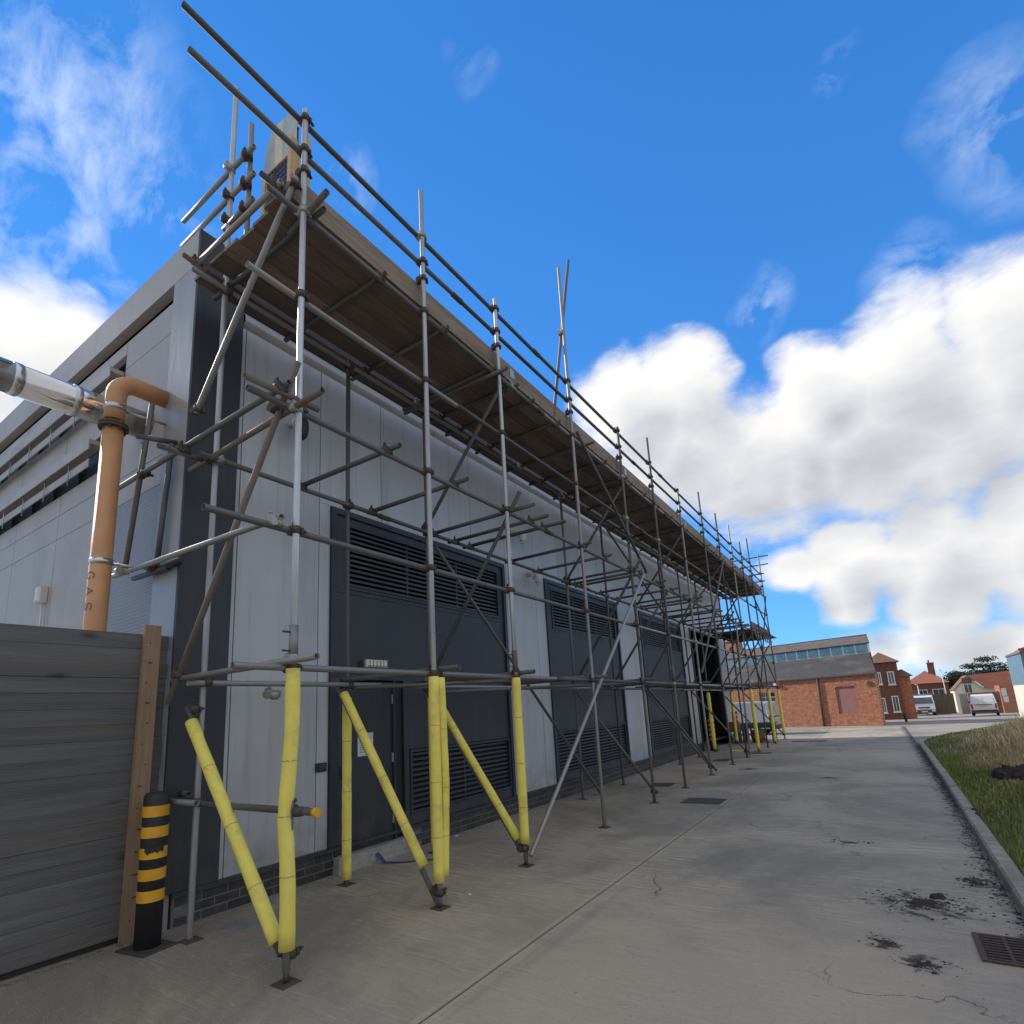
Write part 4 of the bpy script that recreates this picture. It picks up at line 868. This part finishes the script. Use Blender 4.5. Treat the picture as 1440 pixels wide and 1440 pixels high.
# corner head: spare stub tubes and end rails above the parapet
tube('standard',(-4.39,2.48,5.72),(-4.39,2.48,7.49),'tube_pale')
for z,x0,x1 in ((7.05,-5.57,-4.24),(6.72,-5.55,-4.22),(6.43,-4.72,-4.22)):
    tube('guard_rail',(x0,2.43,z-.03),(x1,2.43,z+.02),'tube_pale'); coupler(-4.62,2.43,z,math.pi/2); coupler(-4.37,2.46,z,math.pi/2,m='coupler')
tube('transom',(-4.70,2.18,5.79),(-3.36,2.16,5.81),'tube_pale'); tube('ledger',(-4.66,2.05,5.79),(-4.66,2.7,5.72),'rust_tube'); tube('ledger',(-3.42,2.02,5.80),(-3.42,2.6,5.80),'tube')
tube('transom',(-3.62,2.42,5.68),(-3.05,2.36,5.69),'rust_tube'); tube('transom',(-4.86,2.45,5.70),(-3.2,2.45,5.70),'tube')
for p in ((-3.42,2.18,5.82),(-4.66,2.2,5.8),(-3.42,2.28,5.76)): coupler(*p,math.pi/2,m='coupler')
tube('transom',(-3.12,5.02,5.60),(-4.8,5.02,5.62),'tube')
# tall crossing tube by the fourth standard
tube('brace',(-3.40,7.74,9.05),(-4.66,9.33,7.75),'tube') if False else None
tube('brace',(-3.39,6.64,5.72),(-3.39,7.68,9.25),'tube'); coupler(-3.34,7.09,7.45,0)
# end rails at the far end
for z in (6.57,6.26): tube('guard_rail',(-4.9,24.0,z+.02),(-3.2,24.0,z),'tube')
for z,x1 in ((7.30,-2.95),(6.95,-3.0)): tube('guard_rail',(-5.3,24.02,z),(x1,24.02,z),'tube')
# deck boards and toe boards
random.seed(9)
bm={}
def board(x,y0,y1,z,w=.216):
    L=round(y1-y0,2)
    if L not in bm: bm[L]=MB().cbox(0,w,0,L,0,.038,.004).mesh('scaffold_board','board')
    inst('scaffold_board',bm[L],S,(x-SX+random.uniform(-.002,.002),y0-SY,z+random.uniform(0,.007)))
seg=[2.24,5.55,9.45,13.35,17.25,21.15,24.1]
for k in range(5):
    for a,b in zip(seg,seg[1:]): board(-4.535+k*.2285,a+(random.uniform(-.06,.03) if a==seg[0] else 0),b-.01,5.732)
for a,b in zip(seg,seg[1:]): board(-4.83,a,b-.01,5.732)
for k,(a,b) in enumerate(zip(seg,seg[1:])): MB().cbox(0,.243,0,b-a-.006,0,.038,.004).build('toe_board','toe',S,(-3.385-SX,a+.03-SY,5.776)).rotation_euler=(0,R_(-90),0)
mbt=MB().box(0,.05,0,.004,0,.02)
for y in seg[1:-1]: MB().box(-.002,.002,-.05,.05,-.06,.06).build('board_band','galv',S,(-3.382-SX,y-SY,5.91))
# yellow foam sleeves
def sleeve(pts,r=.056,sq=False,seed=0,seams=True):
    random.seed(seed); P=[Vector(p) for p in pts]; n=18; pp=[]; rr=[]
    for k in range(n+1):
        t=k/n*(len(P)-1); i=min(int(t),len(P)-2); q=P[i].lerp(P[i+1],t-i); pp.append(q); rr.append(r*.93*(1+random.uniform(-.04,.035)))
    mb=MB(); mb.tube(pp,rr,4 if sq else 16)
    if sq: mb.sm=[False]*len(mb.sm)
    o=mb.build('foam_sleeve','foam',S,(-SX,-SY,0))
    L=(P[-1]-P[0]).length; k=1
    d=(P[-1]-P[0]).normalized()
    for t in ([.25,.53,.79] if L>1.2 else [.5]):
        c_=P[0]+(P[-1]-P[0])*t; i=min(int(t*(len(P)-1)),len(P)-2); c_=P[i].lerp(P[i+1],t*(len(P)-1)-i)
        m2=MB(); m2.tube([c_-d*.003,c_+d*.003],r*.965,4 if sq else 16); m2.build('tape_seam','foam_seam',o)
        if r>.04 and seed<10 and random.random()<.6: m3=MB(); m3.tube([c_+Vector((r*.6,-r*.8,0)),c_+Vector((r*.6+.03,-r*.8-.02,.012)),c_+Vector((r*.6+.075,-r*.8-.015,-.004))],.0022,5); m3.build('cable_tie','plastic',o)
    return o
XY=XO
sleeve([(XO,2.33,1.93),(XO,2.335,1.55),(XO-.012,2.325,1.25),(XO-.024,2.318,1.05),(XO-.026,2.315,.95),(XO-.012,2.325,.75),(XO,2.33,.5),(XO,2.33,.19)],.052,seed=1)
sleeve([(-4.60,2.33,1.62),(-3.41,2.33,.21)],.049,seed=2)
sleeve([(XI,3.9,1.80),(XI,3.9,.05)],.050,seed=3)
sleeve([(-4.55,3.80,1.84),(-3.49,3.78,.30)],.046,seed=4)
sleeve([(XO,3.765,1.91),(XO,3.765,.20)],.050,seed=5); sleeve([(XO+.035,3.825,1.90),(XO+.045,3.835,1.0),(XO+.02,3.82,.24)],.036,seed=25)
sleeve([(XI,5.2,1.82),(XI,5.2,.07)],.050,seed=6)
sleeve([(-4.5,5.14,1.80),(-3.40,5.13,.25)],.046,seed=7)
sleeve([(XO,5.12,1.93),(XO,5.12,.22)],.053,seed=8)
for (x,y,sd) in ((XI,18.5,11),(XI,21.8,12),(XO,18.4,13),(XO,21.6,14),(XO,23.92,15)): sleeve([(x,y,1.85),(x,y,.08 if sd!=15 else .2)],.058,seed=sd)
# loose swivel coupler hanging from the first-lift ledger
inst('coupler',CM['coupler_new'],S,(-4.55-SX,3.02-SY,1.83),rot=(.3,.2,.5),scale=(1.2,1.2,1.2))
# mid-level loading platform at the far end
random.seed(21)
pb=MB().cbox(0,.222,0,3.7,0,.038,.004).mesh('scaffold_board','board')
for k in range(6): inst('scaffold_board',pb,S,(-4.75+k*.235-SX,20.55-SY+random.uniform(-.2,.2),3.96))
for k in range(3): inst('scaffold_board',pb,S,(-3.36+k*.01-SX,20.4-SY,4.0+k*.0)).rotation_euler=(0,R_(-90),0)
for y in np.arange(20.7,24.2,.42): tube('transom',(-4.8,y,3.92),(-3.1,y,3.92),'tube')
for k in range(7): y=20.6+k*.5; MB().box(-.02,.02,-.03,.03,-.30,0).build('hanging_bracket','tube_pale',S,(-3.30-SX,y-SY,3.95))
inst('scaffold_board',MB().cbox(0,.24,0,1.9,0,.05,.004).mesh('scaffold_board','toe'),S,(-4.7-SX,18.9-SY,3.93))
if cpl_rest:
    big=MB()
    for x,y,z,rz in cpl_rest:
        T=Matrix.Translation((x-SX,y-SY,z))@Matrix.Rotation(rz,4,'Z')
        big.box(-.075,.03,-.03,.03,-.03,.03,T); big.box(-.06,-.04,.03,.08,-.008,.008,T); big.box(-.06,-.045,-.01,.01,.03,.08,T)
    tag(big.build('coupler','coupler',S),kind='stuff')
# sheeted gate standing on the deck corner
gt=thing('sheeted_gate','round topped mesh and sheet panel standing on the scaffold deck corner','panel',(-4.09,2.62,5.78))
gw=(-.26,.26)
mb=MB()  # rounded head
def head(x0,x1,z0,zt,m,name):
    mb=MB(); n=10; pr=[]
    for k in range(n+1):
        x=x0+(x1-x0)*k/n; u=(x-gw[0])/(gw[1]-gw[0]); e=1-abs(2*u-1); h=zt-(.26*(1-min(1,e/.55))**2); pr.append((x,h))
    for (xa,ha),(xb,hb) in zip(pr,pr[1:]):
        for y in (-.012,.012):
            q=[(xa,y,z0),(xb,y,z0),(xb,y,hb),(xa,y,ha)]; mb.face(q if y<0 else q[::-1])
        mb.face([(xa,-.012,ha),(xb,-.012,hb),(xb,.012,hb),(xa,.012,ha)])
    mb.build(name,m,gt)
head(gw[0],-.09,1.16,1.66,'signgrey','head_sheet'); head(-.089,.03,1.16,1.66,'signcream','head_sheet'); head(.031,gw[1],1.16,1.66,'signgrey','head_sheet')
box('mesh_sheet','meshblue',gt,gw[0]+.05,gw[1]-.05,-.004,.004,.1,1.14)
ml=MB()
for k in range(13): x=gw[0]+.07+k*.053; (x<gw[1]-.06) and ml.box(x,x+.008,-.008,-.0045,.1,1.14)
for k in range(18): z=.13+k*.057; ml.box(gw[0]+.05,gw[1]-.05,-.0085,-.0085+.003,z,z+.007)
ml.build('mesh_wire','meshdark',gt)
for x in (gw[0],gw[1]-.05): box('stile','lighttimber',gt,x,x+.048,-.03,.03,0,1.17)
box('rail','lighttimber',gt,gw[0]+.05,gw[1]-.05,-.02,.02,1.142,1.158); box('rail','lighttimber',gt,gw[0]+.05,gw[1]-.05,-.02,.02,.04,.09)
for k,(x,y) in enumerate(((-3.76,2.52),(-3.70,2.62))):
    t=thing('timber_upright',('pale timber upright nearest the corner pole above the deck','pale timber upright just behind the first, beside the mesh panel')[k],'timber',(x,y,5.77)); box('upright','lighttimber',t,-.022,.022,-.035,.035,0,1.12+.08*k); box('notch','board_dark',t,-.023,.023,-.0355,-.03,.5,.53)

# ------------------------------------------------------------------ far objects
# brick workshop with rooflight
U=Vector((-.948,.316,0)); ang=math.atan2(U.y,U.x)
bw=thing('brick_workshop','low red brick workshop with slate roof and long rooflight','building',(-.08,32.35,0),ang)
# local: x along the wall to the left, -y local = away? keep away direction as local -Y
LN=15.0
def wb(name,m,x0,x1,y0,y1,z0,z1,p=None,label=None): return box(name,m,p or bw,x0,x1,y0,y1,z0,z1,label)
for (x0,x1,z0,z1) in ((0,.99,0,2.45),(.99,1.90,0,.60),(.99,1.90,1.93,2.45),(1.90,5.08,0,2.45),(5.08,5.98,0,.62),(5.08,5.98,1.93,2.45),(5.98,LN,0,2.45)):
    wb('wall','redbrick',x0,x1,-.3,0,z0,z1)
mb=MB(); mb.face([(0,-.3,0),(0,-.3,2.45),(2.3,-7,2.45),(2.3,-7,0)]); mb.face([(.3,-.3,0),(.3,-.3,2.45),(2.6,-7,2.45),(2.6,-7,0)]); mb.face([(0,-.3,0),(.3,-.3,0),(.3,-.3,2.45),(0,-.3,2.45)]); mb.build('wall','redbrick',bw)
wb('bricked_opening','redpaint',.99,1.90,-.3,-.05,.6,1.93,label='window opening filled with dull pink boarding')
mb=MB(); 
for k in range(8): mb.box(.95+k*.125,1.06+k*.125,-.1,.012,1.93+.05*math.sin((k+.5)/8*3.14),2.07+.05*math.sin((k+.5)/8*3.14))
mb.build('brick_arch','orangebrick',bw)
wn=wb('window','whitepaint',5.08,5.98,-.2,-.14,.62,1.93)
for i in range(3):
    for j in range(5): box('pane','glass',wn,5.12+i*.29,5.12+i*.29+.25,-.139,-.13,.66+j*.25,.66+j*.25+.21)
MB().tube([(2.69,.06,0),(2.69,.06,2.45)],.05,8).build('downpipe','trim',bw)
wb('gutter','trim',-.1,LN,-.02,.12,2.45,2.52)
wb('outdoor_lamp','plastic',4.75,5.0,0,.15,2.25,2.38)
mb=MB(); mb.tube([(.28,.01,2.02),(.28,.05,2.02)],.12,12); mb.build('wall_vent','trim',bw)
def slope(name,m,pts,t=.05,parent=None):
    mb=MB(); a=[Vector(p) for p in pts]; nrm=(a[1]-a[0]).cross(a[2]-a[0]).normalized()
    if nrm.z<0: a=a[::-1]; nrm=-nrm
    b=[p-nrm*t for p in a]; mb.face(a); mb.face(b[::-1])
    for k in range(len(a)): mb.face([a[k],b[k],b[(k+1)%len(a)],a[(k+1)%len(a)]])
    return mb.build(name,m,parent or bw)
slope('slate_roof','slate',[(-.12,.12,2.50),(LN,.12,2.50),(LN,-1.0,3.58),(.42,-1.0,3.58)])
slope('slate_roof','slate',[(-.12,.12,2.50),(.42,-1.0,3.58),(.75,-2.1,4.55),(1.72,-5.0,2.5)])
rlg=wb('rooflight','whitepaint',.40,8.3,-1.16,-1.02,3.58,4.10)
for k in range(13): box('pane','skyglass',rlg,.46+k*.60,.46+k*.60+.53,-1.018,-1.00,3.62,4.06)
slope('upper_roof','oldslate',[(.30,-.95,4.10),(LN,-.95,4.10),(LN,-2.1,4.66),(.75,-2.1,4.60)])
slope('upper_roof','oldslate',[(.75,-2.1,4.58),(LN,-2.1,4.64),(LN,-5,3.4),(1.75,-5,3.4)])
mb=MB(); mb.tube([(.75,-2.1,4.60),(LN,-2.1,4.67)],.035,6); mb.build('ridge_tiles','brownroof',bw)
ch=wb('chimney','redbrick',8.2,9.4,-3.0,-2.2,4.0,5.25); box('cap','redroof',ch,8.15,9.45,-3.05,-2.15,5.25,5.33)

def house(name,label,loc,rz,w,d,h,roofh,wall,roof,wins,hip=True,chim=None,door=None,cat='house'):
    t=thing(name,label,cat,loc,rz)
    box('wall',wall,t,-w/2,w/2,0,d,-1,h)
    e=.2
    if hip:
        r=min(w,d)/2; A=[(-w/2-e,-e,h),(w/2+e,-e,h),(w/2+e,d+e,h),(-w/2-e,d+e,h)]
        if w>=d: q1,q2=(-w/2+r,d/2,h+roofh),(w/2-r,d/2,h+roofh); fs=[[A[0],A[1],q2,q1],[A[1],A[2],q2],[A[2],A[3],q1,q2],[A[3],A[0],q1]]
        else: q1,q2=(0,r,h+roofh),(0,d-r,h+roofh); fs=[[A[0],A[1],q1],[A[1],A[2],q2,q1],[A[2],A[3],q2],[A[3],A[0],q1,q2]]
        mb=MB(); [mb.face(f) for f in fs]; mb.face(A[::-1]); mb.build('roof',roof,t)
    for (x,z,ww,hh) in wins:
        f=MB().box(x,x+ww,-.05,.02,z,z+hh).build('window','whitepaint',t)
        box('pane','glass',f,x+.06,x+ww/2-.02,-.062,-.052,z+.06,z+hh-.06); box('pane','glass',f,x+ww/2+.02,x+ww-.06,-.062,-.052,z+.06,z+hh-.06)
        box('sill','cream',f,x-.05,x+ww+.05,-.10,-.051,z-.08,z)
    for (x,y,z0,z1,ww) in (chim or []):
        c_=box('chimney',wall,t,x,x+ww,y,y+ww*.6,z0,z1); box('cap','redroof',c_,x-.05,x+ww+.05,y-.05,y+ww*.6+.05,z1,z1+.1)
        MB().tube([(x+ww*.3,y+.2,z1+.1),(x+ww*.3,y+.2,z1+.4)],.09,8).build('chimney_pot','redroof',c_)
    return t
zb=-.45
house('brick_house','two storey dark red brick house behind the workshop with white sash windows',(.40,50,zb),.05,1.9,5,4.2,.85,'darkbrick','brownroof',[(.25,2.55,.42,.95),(.25,.55,.42,1.15),(-.45,2.6,.3,.9),(-.45,.5,.3,1.1)])
house('brick_house','narrow brick extension with low roof beside the dark red house',(1.62,50.6,zb),.05,.8,4,3.1,.55,'redbrick','brownroof',[],chim=None)
house('brick_house','distant red roofed brick house with central chimney and white windows',(4.6,80,-1.3),-.1,4.0,4,3.6,1.5,'darkbrick','redroof',[(-.9,2.1,.9,.8),(.45,1.9,1.1,1.0)],chim=[(.35,1.4,4.3,5.9,.65)])
# gabled house
gh=thing('gabled_house','cream gabled house with a long orange red roof behind the white van','house',(7.65,73,-1.0))
mb=MB(); mb.face([(-1.25,0,-.3),(1.15,0,-.3),(1.15,0,2.4),(-.0,0,3.75),(-1.25,0,2.4)]); mb.face([(-1.25,4,-.3),(-1.25,4,2.4),(0,4,3.75),(1.15,4,2.4),(1.15,4,-.3)]); mb.face([(1.15,0,-.3),(6,0,-.3),(6,0,2.4),(1.15,0,2.4)]); mb.face([(-1.25,0,-.3),(-1.25,0,2.4),(-1.25,4,2.4),(-1.25,4,-.3)]); mb.build('wall','cream',gh)
slope('roof','redroof',[(.0,-.12,3.80),(4.6,-.12,4.05),(3.9,-.5,2.55),(1.25,-.5,2.36)],.06,gh); slope('roof','redroof',[(.0,-.1,3.80),(4.6,-.1,4.05),(4.6,4,4.05),(0,4,3.8)],.06,gh) ; slope('roof','brownroof',[(0,-.12,3.82),(-1.35,-.12,2.35),(-1.35,4,2.35),(0,4,3.82)],.06,gh)
gwd=box('window','whitepaint',gh,-.45,.25,-.08,-.01,2.0,2.95); box('pane','glass',gwd,-.38,-.12,-.09,-.081,2.06,2.88); box('pane','glass',gwd,-.08,.18,-.09,-.081,2.06,2.88); box('dormer_cheek','hedgewood',gh,-.48,.28,-.10,-.02,2.95,3.55)
ga=thing('brick_garage','orange brick garage wall with pale signs in front of the gabled house','garage',(9.45,64,-.86))
box('wall','orangebrick',ga,-.7,.95,0,2.5,-.6,2.45); box('wall','orangebrick',ga,-2.9,-.705,.6,.9,0,1.95); box('door','hedgewood',ga,-1.55,-.9,.5,.59,0,1.8)
box('sign','paper',ga,-.62,-.30,-.05,-.005,1.55,2.2); box('sign','paper',ga,-.58,-.26,-.05,-.005,1.0,1.5)
box('sign','paper',ga,-2.4,-1.95,.55,.595,1.5,1.62); box('sign','paper',ga,-2.3,-2.05,.55,.595,1.35,1.45)
sh=thing('metal_shed','blue grey sheet clad shed on a cream brick base at the right edge','shed',(6.98,40,-.2))
box('sheet_wall','bluemetal',sh,-.35,2.5,0,4,1.75,3.55); box('base_wall','cream',sh,-.33,2.5,.02,4,-.3,1.745); slope('roof','redroof',[(-.42,-.1,3.45),(2.5,-.1,5.0),(2.5,4,5.0),(-.42,4,3.45)],.06,sh); box('bargeboard','brownroof',sh,-.4,2.5,-.1,-.03,3.56,3.68)
cw=thing('cream_gatepost_wall','low cream rendered wall at the right edge beside the brick garage','wall',(8.75,52,-.8)); box('wall','cream',cw,-.1,.25,0,3.5,-.2,2.3); box('coping','brownroof',cw,-.15,.3,-.05,3.55,2.3,2.42)
# far fences
for (x0,y0,n_,lb,m,h) in ((5.0,68,14,'weathered vertical board fence behind the flatbed truck','hedgewood',1.95),(6.05,66,6,'pale weathered panel fence between the truck and the van','step',1.9)):
    t=thing('board_fence',lb,'fence',(x0,y0,-.85)); pm=MB().box(0,.12,0,.03,0,h).mesh('fence_board',m)
    for k in range(n_): inst('fence_board',pm,t,(k*.125-(.9 if n_==14 else 0),k*.02,random.uniform(-.03,.03)))
hd=thing('board_fence','low grey fence behind the truck cab, left side','fence',(2.9,70,-.9)); pm=MB().box(0,.12,0,.03,0,1.7).mesh('fence_board','hedgewood')
for k in range(14): inst('fence_board',pm,hd,(k*.125-.9,0,0))
for (x,y,h,lb) in ((5.45,69,4.3,'pale slim lamp post left of the dark trees'),(3.35,69,3.0,'short pale post rising over the parked truck')):
    t=thing('lamp_post',lb,'lamp post',(x,y,-.9)); MB().tube([(0,0,0),(-.12,0,h)],[.06,.035],8).build('pole','plastic',t); MB().tube([(-.12,0,h),(-.3,0,h+.05)],[.03,.05],8).build('lantern','plastic',t)
dp=thing('litter_bin','short dark bin post on the pavement by the brick house','post',(.98,38.0,-.12)); MB().tube([(0,0,0),(-.03,0,.42)],[.06,.07],8).build('post','black',dp); MB().tube([(-.03,0,.42),(-.03,0,.46)],[.08,.06],8).build('cap','trim',dp)

# trees
def tree(label,loc,h,crown,m,N,leaf,th=.4):
    t=thing('tree',label,'tree',loc,group=None)
    mb=MB(); mb.tube([(0,0,0),(.1,0,h*.35),(0,0,h*.75)],[th*.3,th*.2,th*.06],8)
    for k in range(9):
        a=k*2.4; z=h*(.35+.05*k); cxk=crown[k%len(crown)]; mb.tube([(0,0,z*.8),(cxk[0]*.8,cxk[1]*.8,cxk[2])],[th*.08,th*.02],5)
    mb.build('trunk','bark',t)
    V=[];
    wts=np.array([c[3]*c[4]*c[5] for c in crown]); wts=wts/wts.sum(); idx=NR.choice(len(crown),N,p=wts)
    for i in idx:
        cx_,cy_,cz_,rx,ry,rz=crown[i]; d=NR.randn(3); d/=np.linalg.norm(d); q=NR.rand()**.4
        p=np.array([cx_,cy_,cz_])+d*q*np.array([rx,ry,rz])*(1+.15*NR.randn()); a=NR.randn(3)*leaf; b=NR.randn(3)*leaf; V+= [p,p+a,p+b]
    me=npmesh('crown',V,np.arange(len(V)).reshape(-1,3),m); o=bpy.data.objects.new('crown',me); COL.objects.link(o); o.parent=t
    return t
tree('dark spreading cedar tree rising over the gabled house',(11.4,95,-1.2),6.4,[(-2.2,0,4.6,1.4,1.2,.35),(-.6,0,5.5,1.5,1.2,.35),(.7,0,6.3,1.2,1,.35),(1.6,0,5.4,1.3,1,.4),(-1.2,0,4.0,1.7,1,.5),(.5,0,4.5,2.2,1,.6),(2.6,0,4.6,.9,.8,.6),(2.2,0,3.9,1.3,1,.5),(-2.9,0,3.7,.9,1,.5)],'leafdark',5200,.13)
tree('bushy dark olive tree between the far brick house and the gable',(7.2,82,-1.2),5.0,[(-.3,0,3.5,1.1,1,.9),(.5,0,4.0,.9,1,.8),(-.7,0,2.4,1.0,1,1.0),(.6,0,2.4,1.1,1,1.1),(1.2,0,3.6,.7,1,.6),(-.1,0,1.4,1.2,1,.8)],'leafolive',4200,.11)

# vehicles
def wheel(t,x,y,z,r,w):
    mb=MB(); mb.tube([(x,y-w/2,z),(x,y-w/2+.02,z),(x,y+w/2-.02,z),(x,y+w/2,z)],[r*.92,r,r,r*.92],18); o=mb.build('wheel','tyre',t)
    mb=MB(); s_=1 if y>0 else -1; mb.tube([(x,y+s_*(w/2-.01),z),(x,y+s_*(w/2+.008),z)],[r*.6,r*.5],14); mb.build('rim','galv',o)
def body(name,prof,w,m,t,tf):
    mb=MB(); n=len(prof)
    rows=[]
    for f_,ins in ((-1,.10),(-1,0),(1,0),(1,.10)):
        pass
    secs=[(-1.0,.05),(-.93,0),(.93,0),(1.0,.05)]
    cxm=sum(p[0] for p in prof)/n; czm=sum(p[1] for p in prof)/n
    ii=[]
    for sgn,ins in secs:
        base=len(mb.v)
        for (x,z) in prof:
            k=tf(z); mb.v.append((cxm+(x-cxm)*(1-ins),sgn*w/2*k,czm+(z-czm)*(1-ins)))
        ii.append(base)
    for a,b in zip(ii,ii[1:]):
        for j in range(n): mb.f.append((a+j,a+(j+1)%n,b+(j+1)%n,b+j)); mb.sm.append(False)
    mb.f.append(tuple(ii[0]+j for j in reversed(range(n)))); mb.f.append(tuple(ii[-1]+j for j in range(n))); mb.sm+=[False,False]
    return mb.build(name,m,t)
tap=lambda z:1 if z<.95 else 1-.13*(z-.95)/.85
def van(label,loc,rz,m,sc=1):
    t=thing('van',label,'van',loc,rz); t.scale=(sc,sc,sc)
    # local +x forward, rear at x=0
    prof=[(0,.32),(-.04,.5),(-.04,1.0),(.10,1.72),(.35,1.82),(2.6,1.83),(3.0,1.70),(3.55,1.15),(4.2,.98),(4.35,.75),(4.35,.30)]
    body('body',prof,1.80,m,t,tap)
    for x in (.85,3.5):
        for y in (-.82,.82): wheel(t,x,y,.31,.31,.2)
    box('rear_bumper','trim',t,-.12,.06,-.88,.88,.28,.52)
    for s_ in (-1,1):
        box('rear_lamp','redlamp',t,-.055,.02,s_*.80-.07,s_*.80+.07,.62,1.05)
        q=MB(); q.face([(.02,s_*.04,1.12),(.02,s_*.70,1.12),(.095,s_*.62,1.55),(.095,s_*.04,1.55)] if s_>0 else [(.02,s_*.70,1.12),(.02,s_*.04,1.12),(.095,s_*.04,1.55),(.095,s_*.62,1.55)]); 
        q.v=[(v[0]-.055,v[1],v[2]) for v in q.v]
        if sc<.9: q.build('rear_window',m,t)
        MB().box(2.5,3.3,s_*.89-.01,s_*.89+.01,1.0,1.05).build('side_moulding','trim',t)
        sw=MB(); y=s_*.86; sw.face([(2.45,s_*.905,1.10),(3.45,s_*.90,1.10),(3.0,s_*.835,1.60),(2.45,s_*.835,1.60)]); sw.build('side_window','glass',t)
        MB().cbox(3.05,3.2,s_*1.0-.09,s_*1.0+.09,1.05,1.25,.02).build('wing_mirror','trim',t)
    ws=MB(); ws.face([(3.02,-.66,1.72),(3.02,.66,1.72),(3.56,.74,1.18),(3.56,-.74,1.18)]); ws.v=[(v[0]+.03,v[1],v[2]+.02) for v in ws.v]; ws.build('windscreen','glass',t)
    box('number_plate','plate',t,-.075,-.045,-.26,.26,.82,.92); box('rear_rail','trim',t,-.07,-.04,-.55,.62,.95,1.0)
    return t
van('white panel van seen from behind, parked by the brick garage',(6.28,54.0,-.575),R_(83),'vanwhite',.86)
van('silver panel van parked behind the picnic table beside the workshop',(-4.05,27.3,0),R_(170),'vansilver',.80)
# flatbed truck, cab facing the camera
tk=thing('flatbed_truck','small white flatbed truck parked facing the yard','truck',(3.25,66.0,-.80),R_(-92)); tk.scale=(.9,.9,.9)
body('cab',[(0,.35),(0,2.02),(.9,2.05),(1.2,1.95),(1.5,1.25),(1.55,.4)],1.9,'vanwhite',tk,lambda z:1 if z<1.1 else 1-.10*(z-1.1))
ws=MB(); ws.face([(1.24,-.78,1.86),(1.24,.78,1.86),(1.53,.84,1.22),(1.53,-.84,1.22)]); ws.build('windscreen','glass',tk)
box('bumper','trim',tk,1.50,1.66,-.93,.93,.30,.62); box('grille','trim',tk,1.53,1.58,-.5,.5,.78,.90)
for s_ in (-1,1): box('headlight','lamp',tk,1.60,1.69,s_*.76-.13,s_*.76+.13,.42,.58); box('wing_mirror','trim',tk,1.1,1.25,s_*1.08-.08,s_*1.08+.08,1.2,1.6); wheel(tk,.75,s_*.82,.34,.34,.22); wheel(tk,-2.2,s_*.82,.34,.34,.25)
box('number_plate','paper',tk,1.665,1.68,-.26,.26,.38,.48); box('flat_bed','trim',tk,-3.6,-.1,-.95,.95,.72,.85); box('headboard','bluemetal',tk,-.2,-.05,-.95,.95,.85,2.2)
# picnic table and barrel planter
pt=thing('picnic_table','dark green wooden trestle table standing at the far end of the scaffold','table',(-3.95,22.5,0),.05)
for k in range(5): box('top_board','greygreen',pt,-.62,.62,-.36+k*.148,-.36+k*.148+.14,.66,.70)
for x in (-.5,.5):
    for y in (-.3,.3): box('leg','greygreen',pt,x-.05,x+.05,y-.04,y+.04,0,.66)
box('apron','greygreen',pt,-.55,.55,-.345,-.315,.52,.655)
bp_=thing('barrel_planter','rust brown wooden half barrel under the green table','planter',(-3.98,22.35,0)); mb=MB(); mb.tube([(0,0,0),(0,0,.22),(0,0,.44)],[.20,.25,.24],18); mb.build('barrel','terracotta',bp_)
for z in (.1,.33): mb=MB(); mb.tube([(0,0,z),(0,0,z+.03)],.253 if z>.2 else .23,18); mb.build('hoop','trim',bp_)
ts=thing('trolley_crate','ochre crate standing beside the table near the doorway','crate',(-4.72,22.0,0)); MB().cbox(-.22,.22,-.2,.2,.42,.78,.03).build('box','terracotta',ts); 
for x in (-.18,.18): box('leg','trim',ts,x-.03,x+.03,-.15,.15,0,.42)
hz=thing('yellow_hose','coil of pale yellow hose on the concrete in front of the table','hose',(-3.95,18.6,0)); mb=MB(); mb.tube([(.22*math.cos(t)*(1+.08*math.sin(3*t)),.2*math.sin(t),.012+.001*t) for t in np.linspace(0,11,50)],.009,6); mb.build('coil','foam',hz)
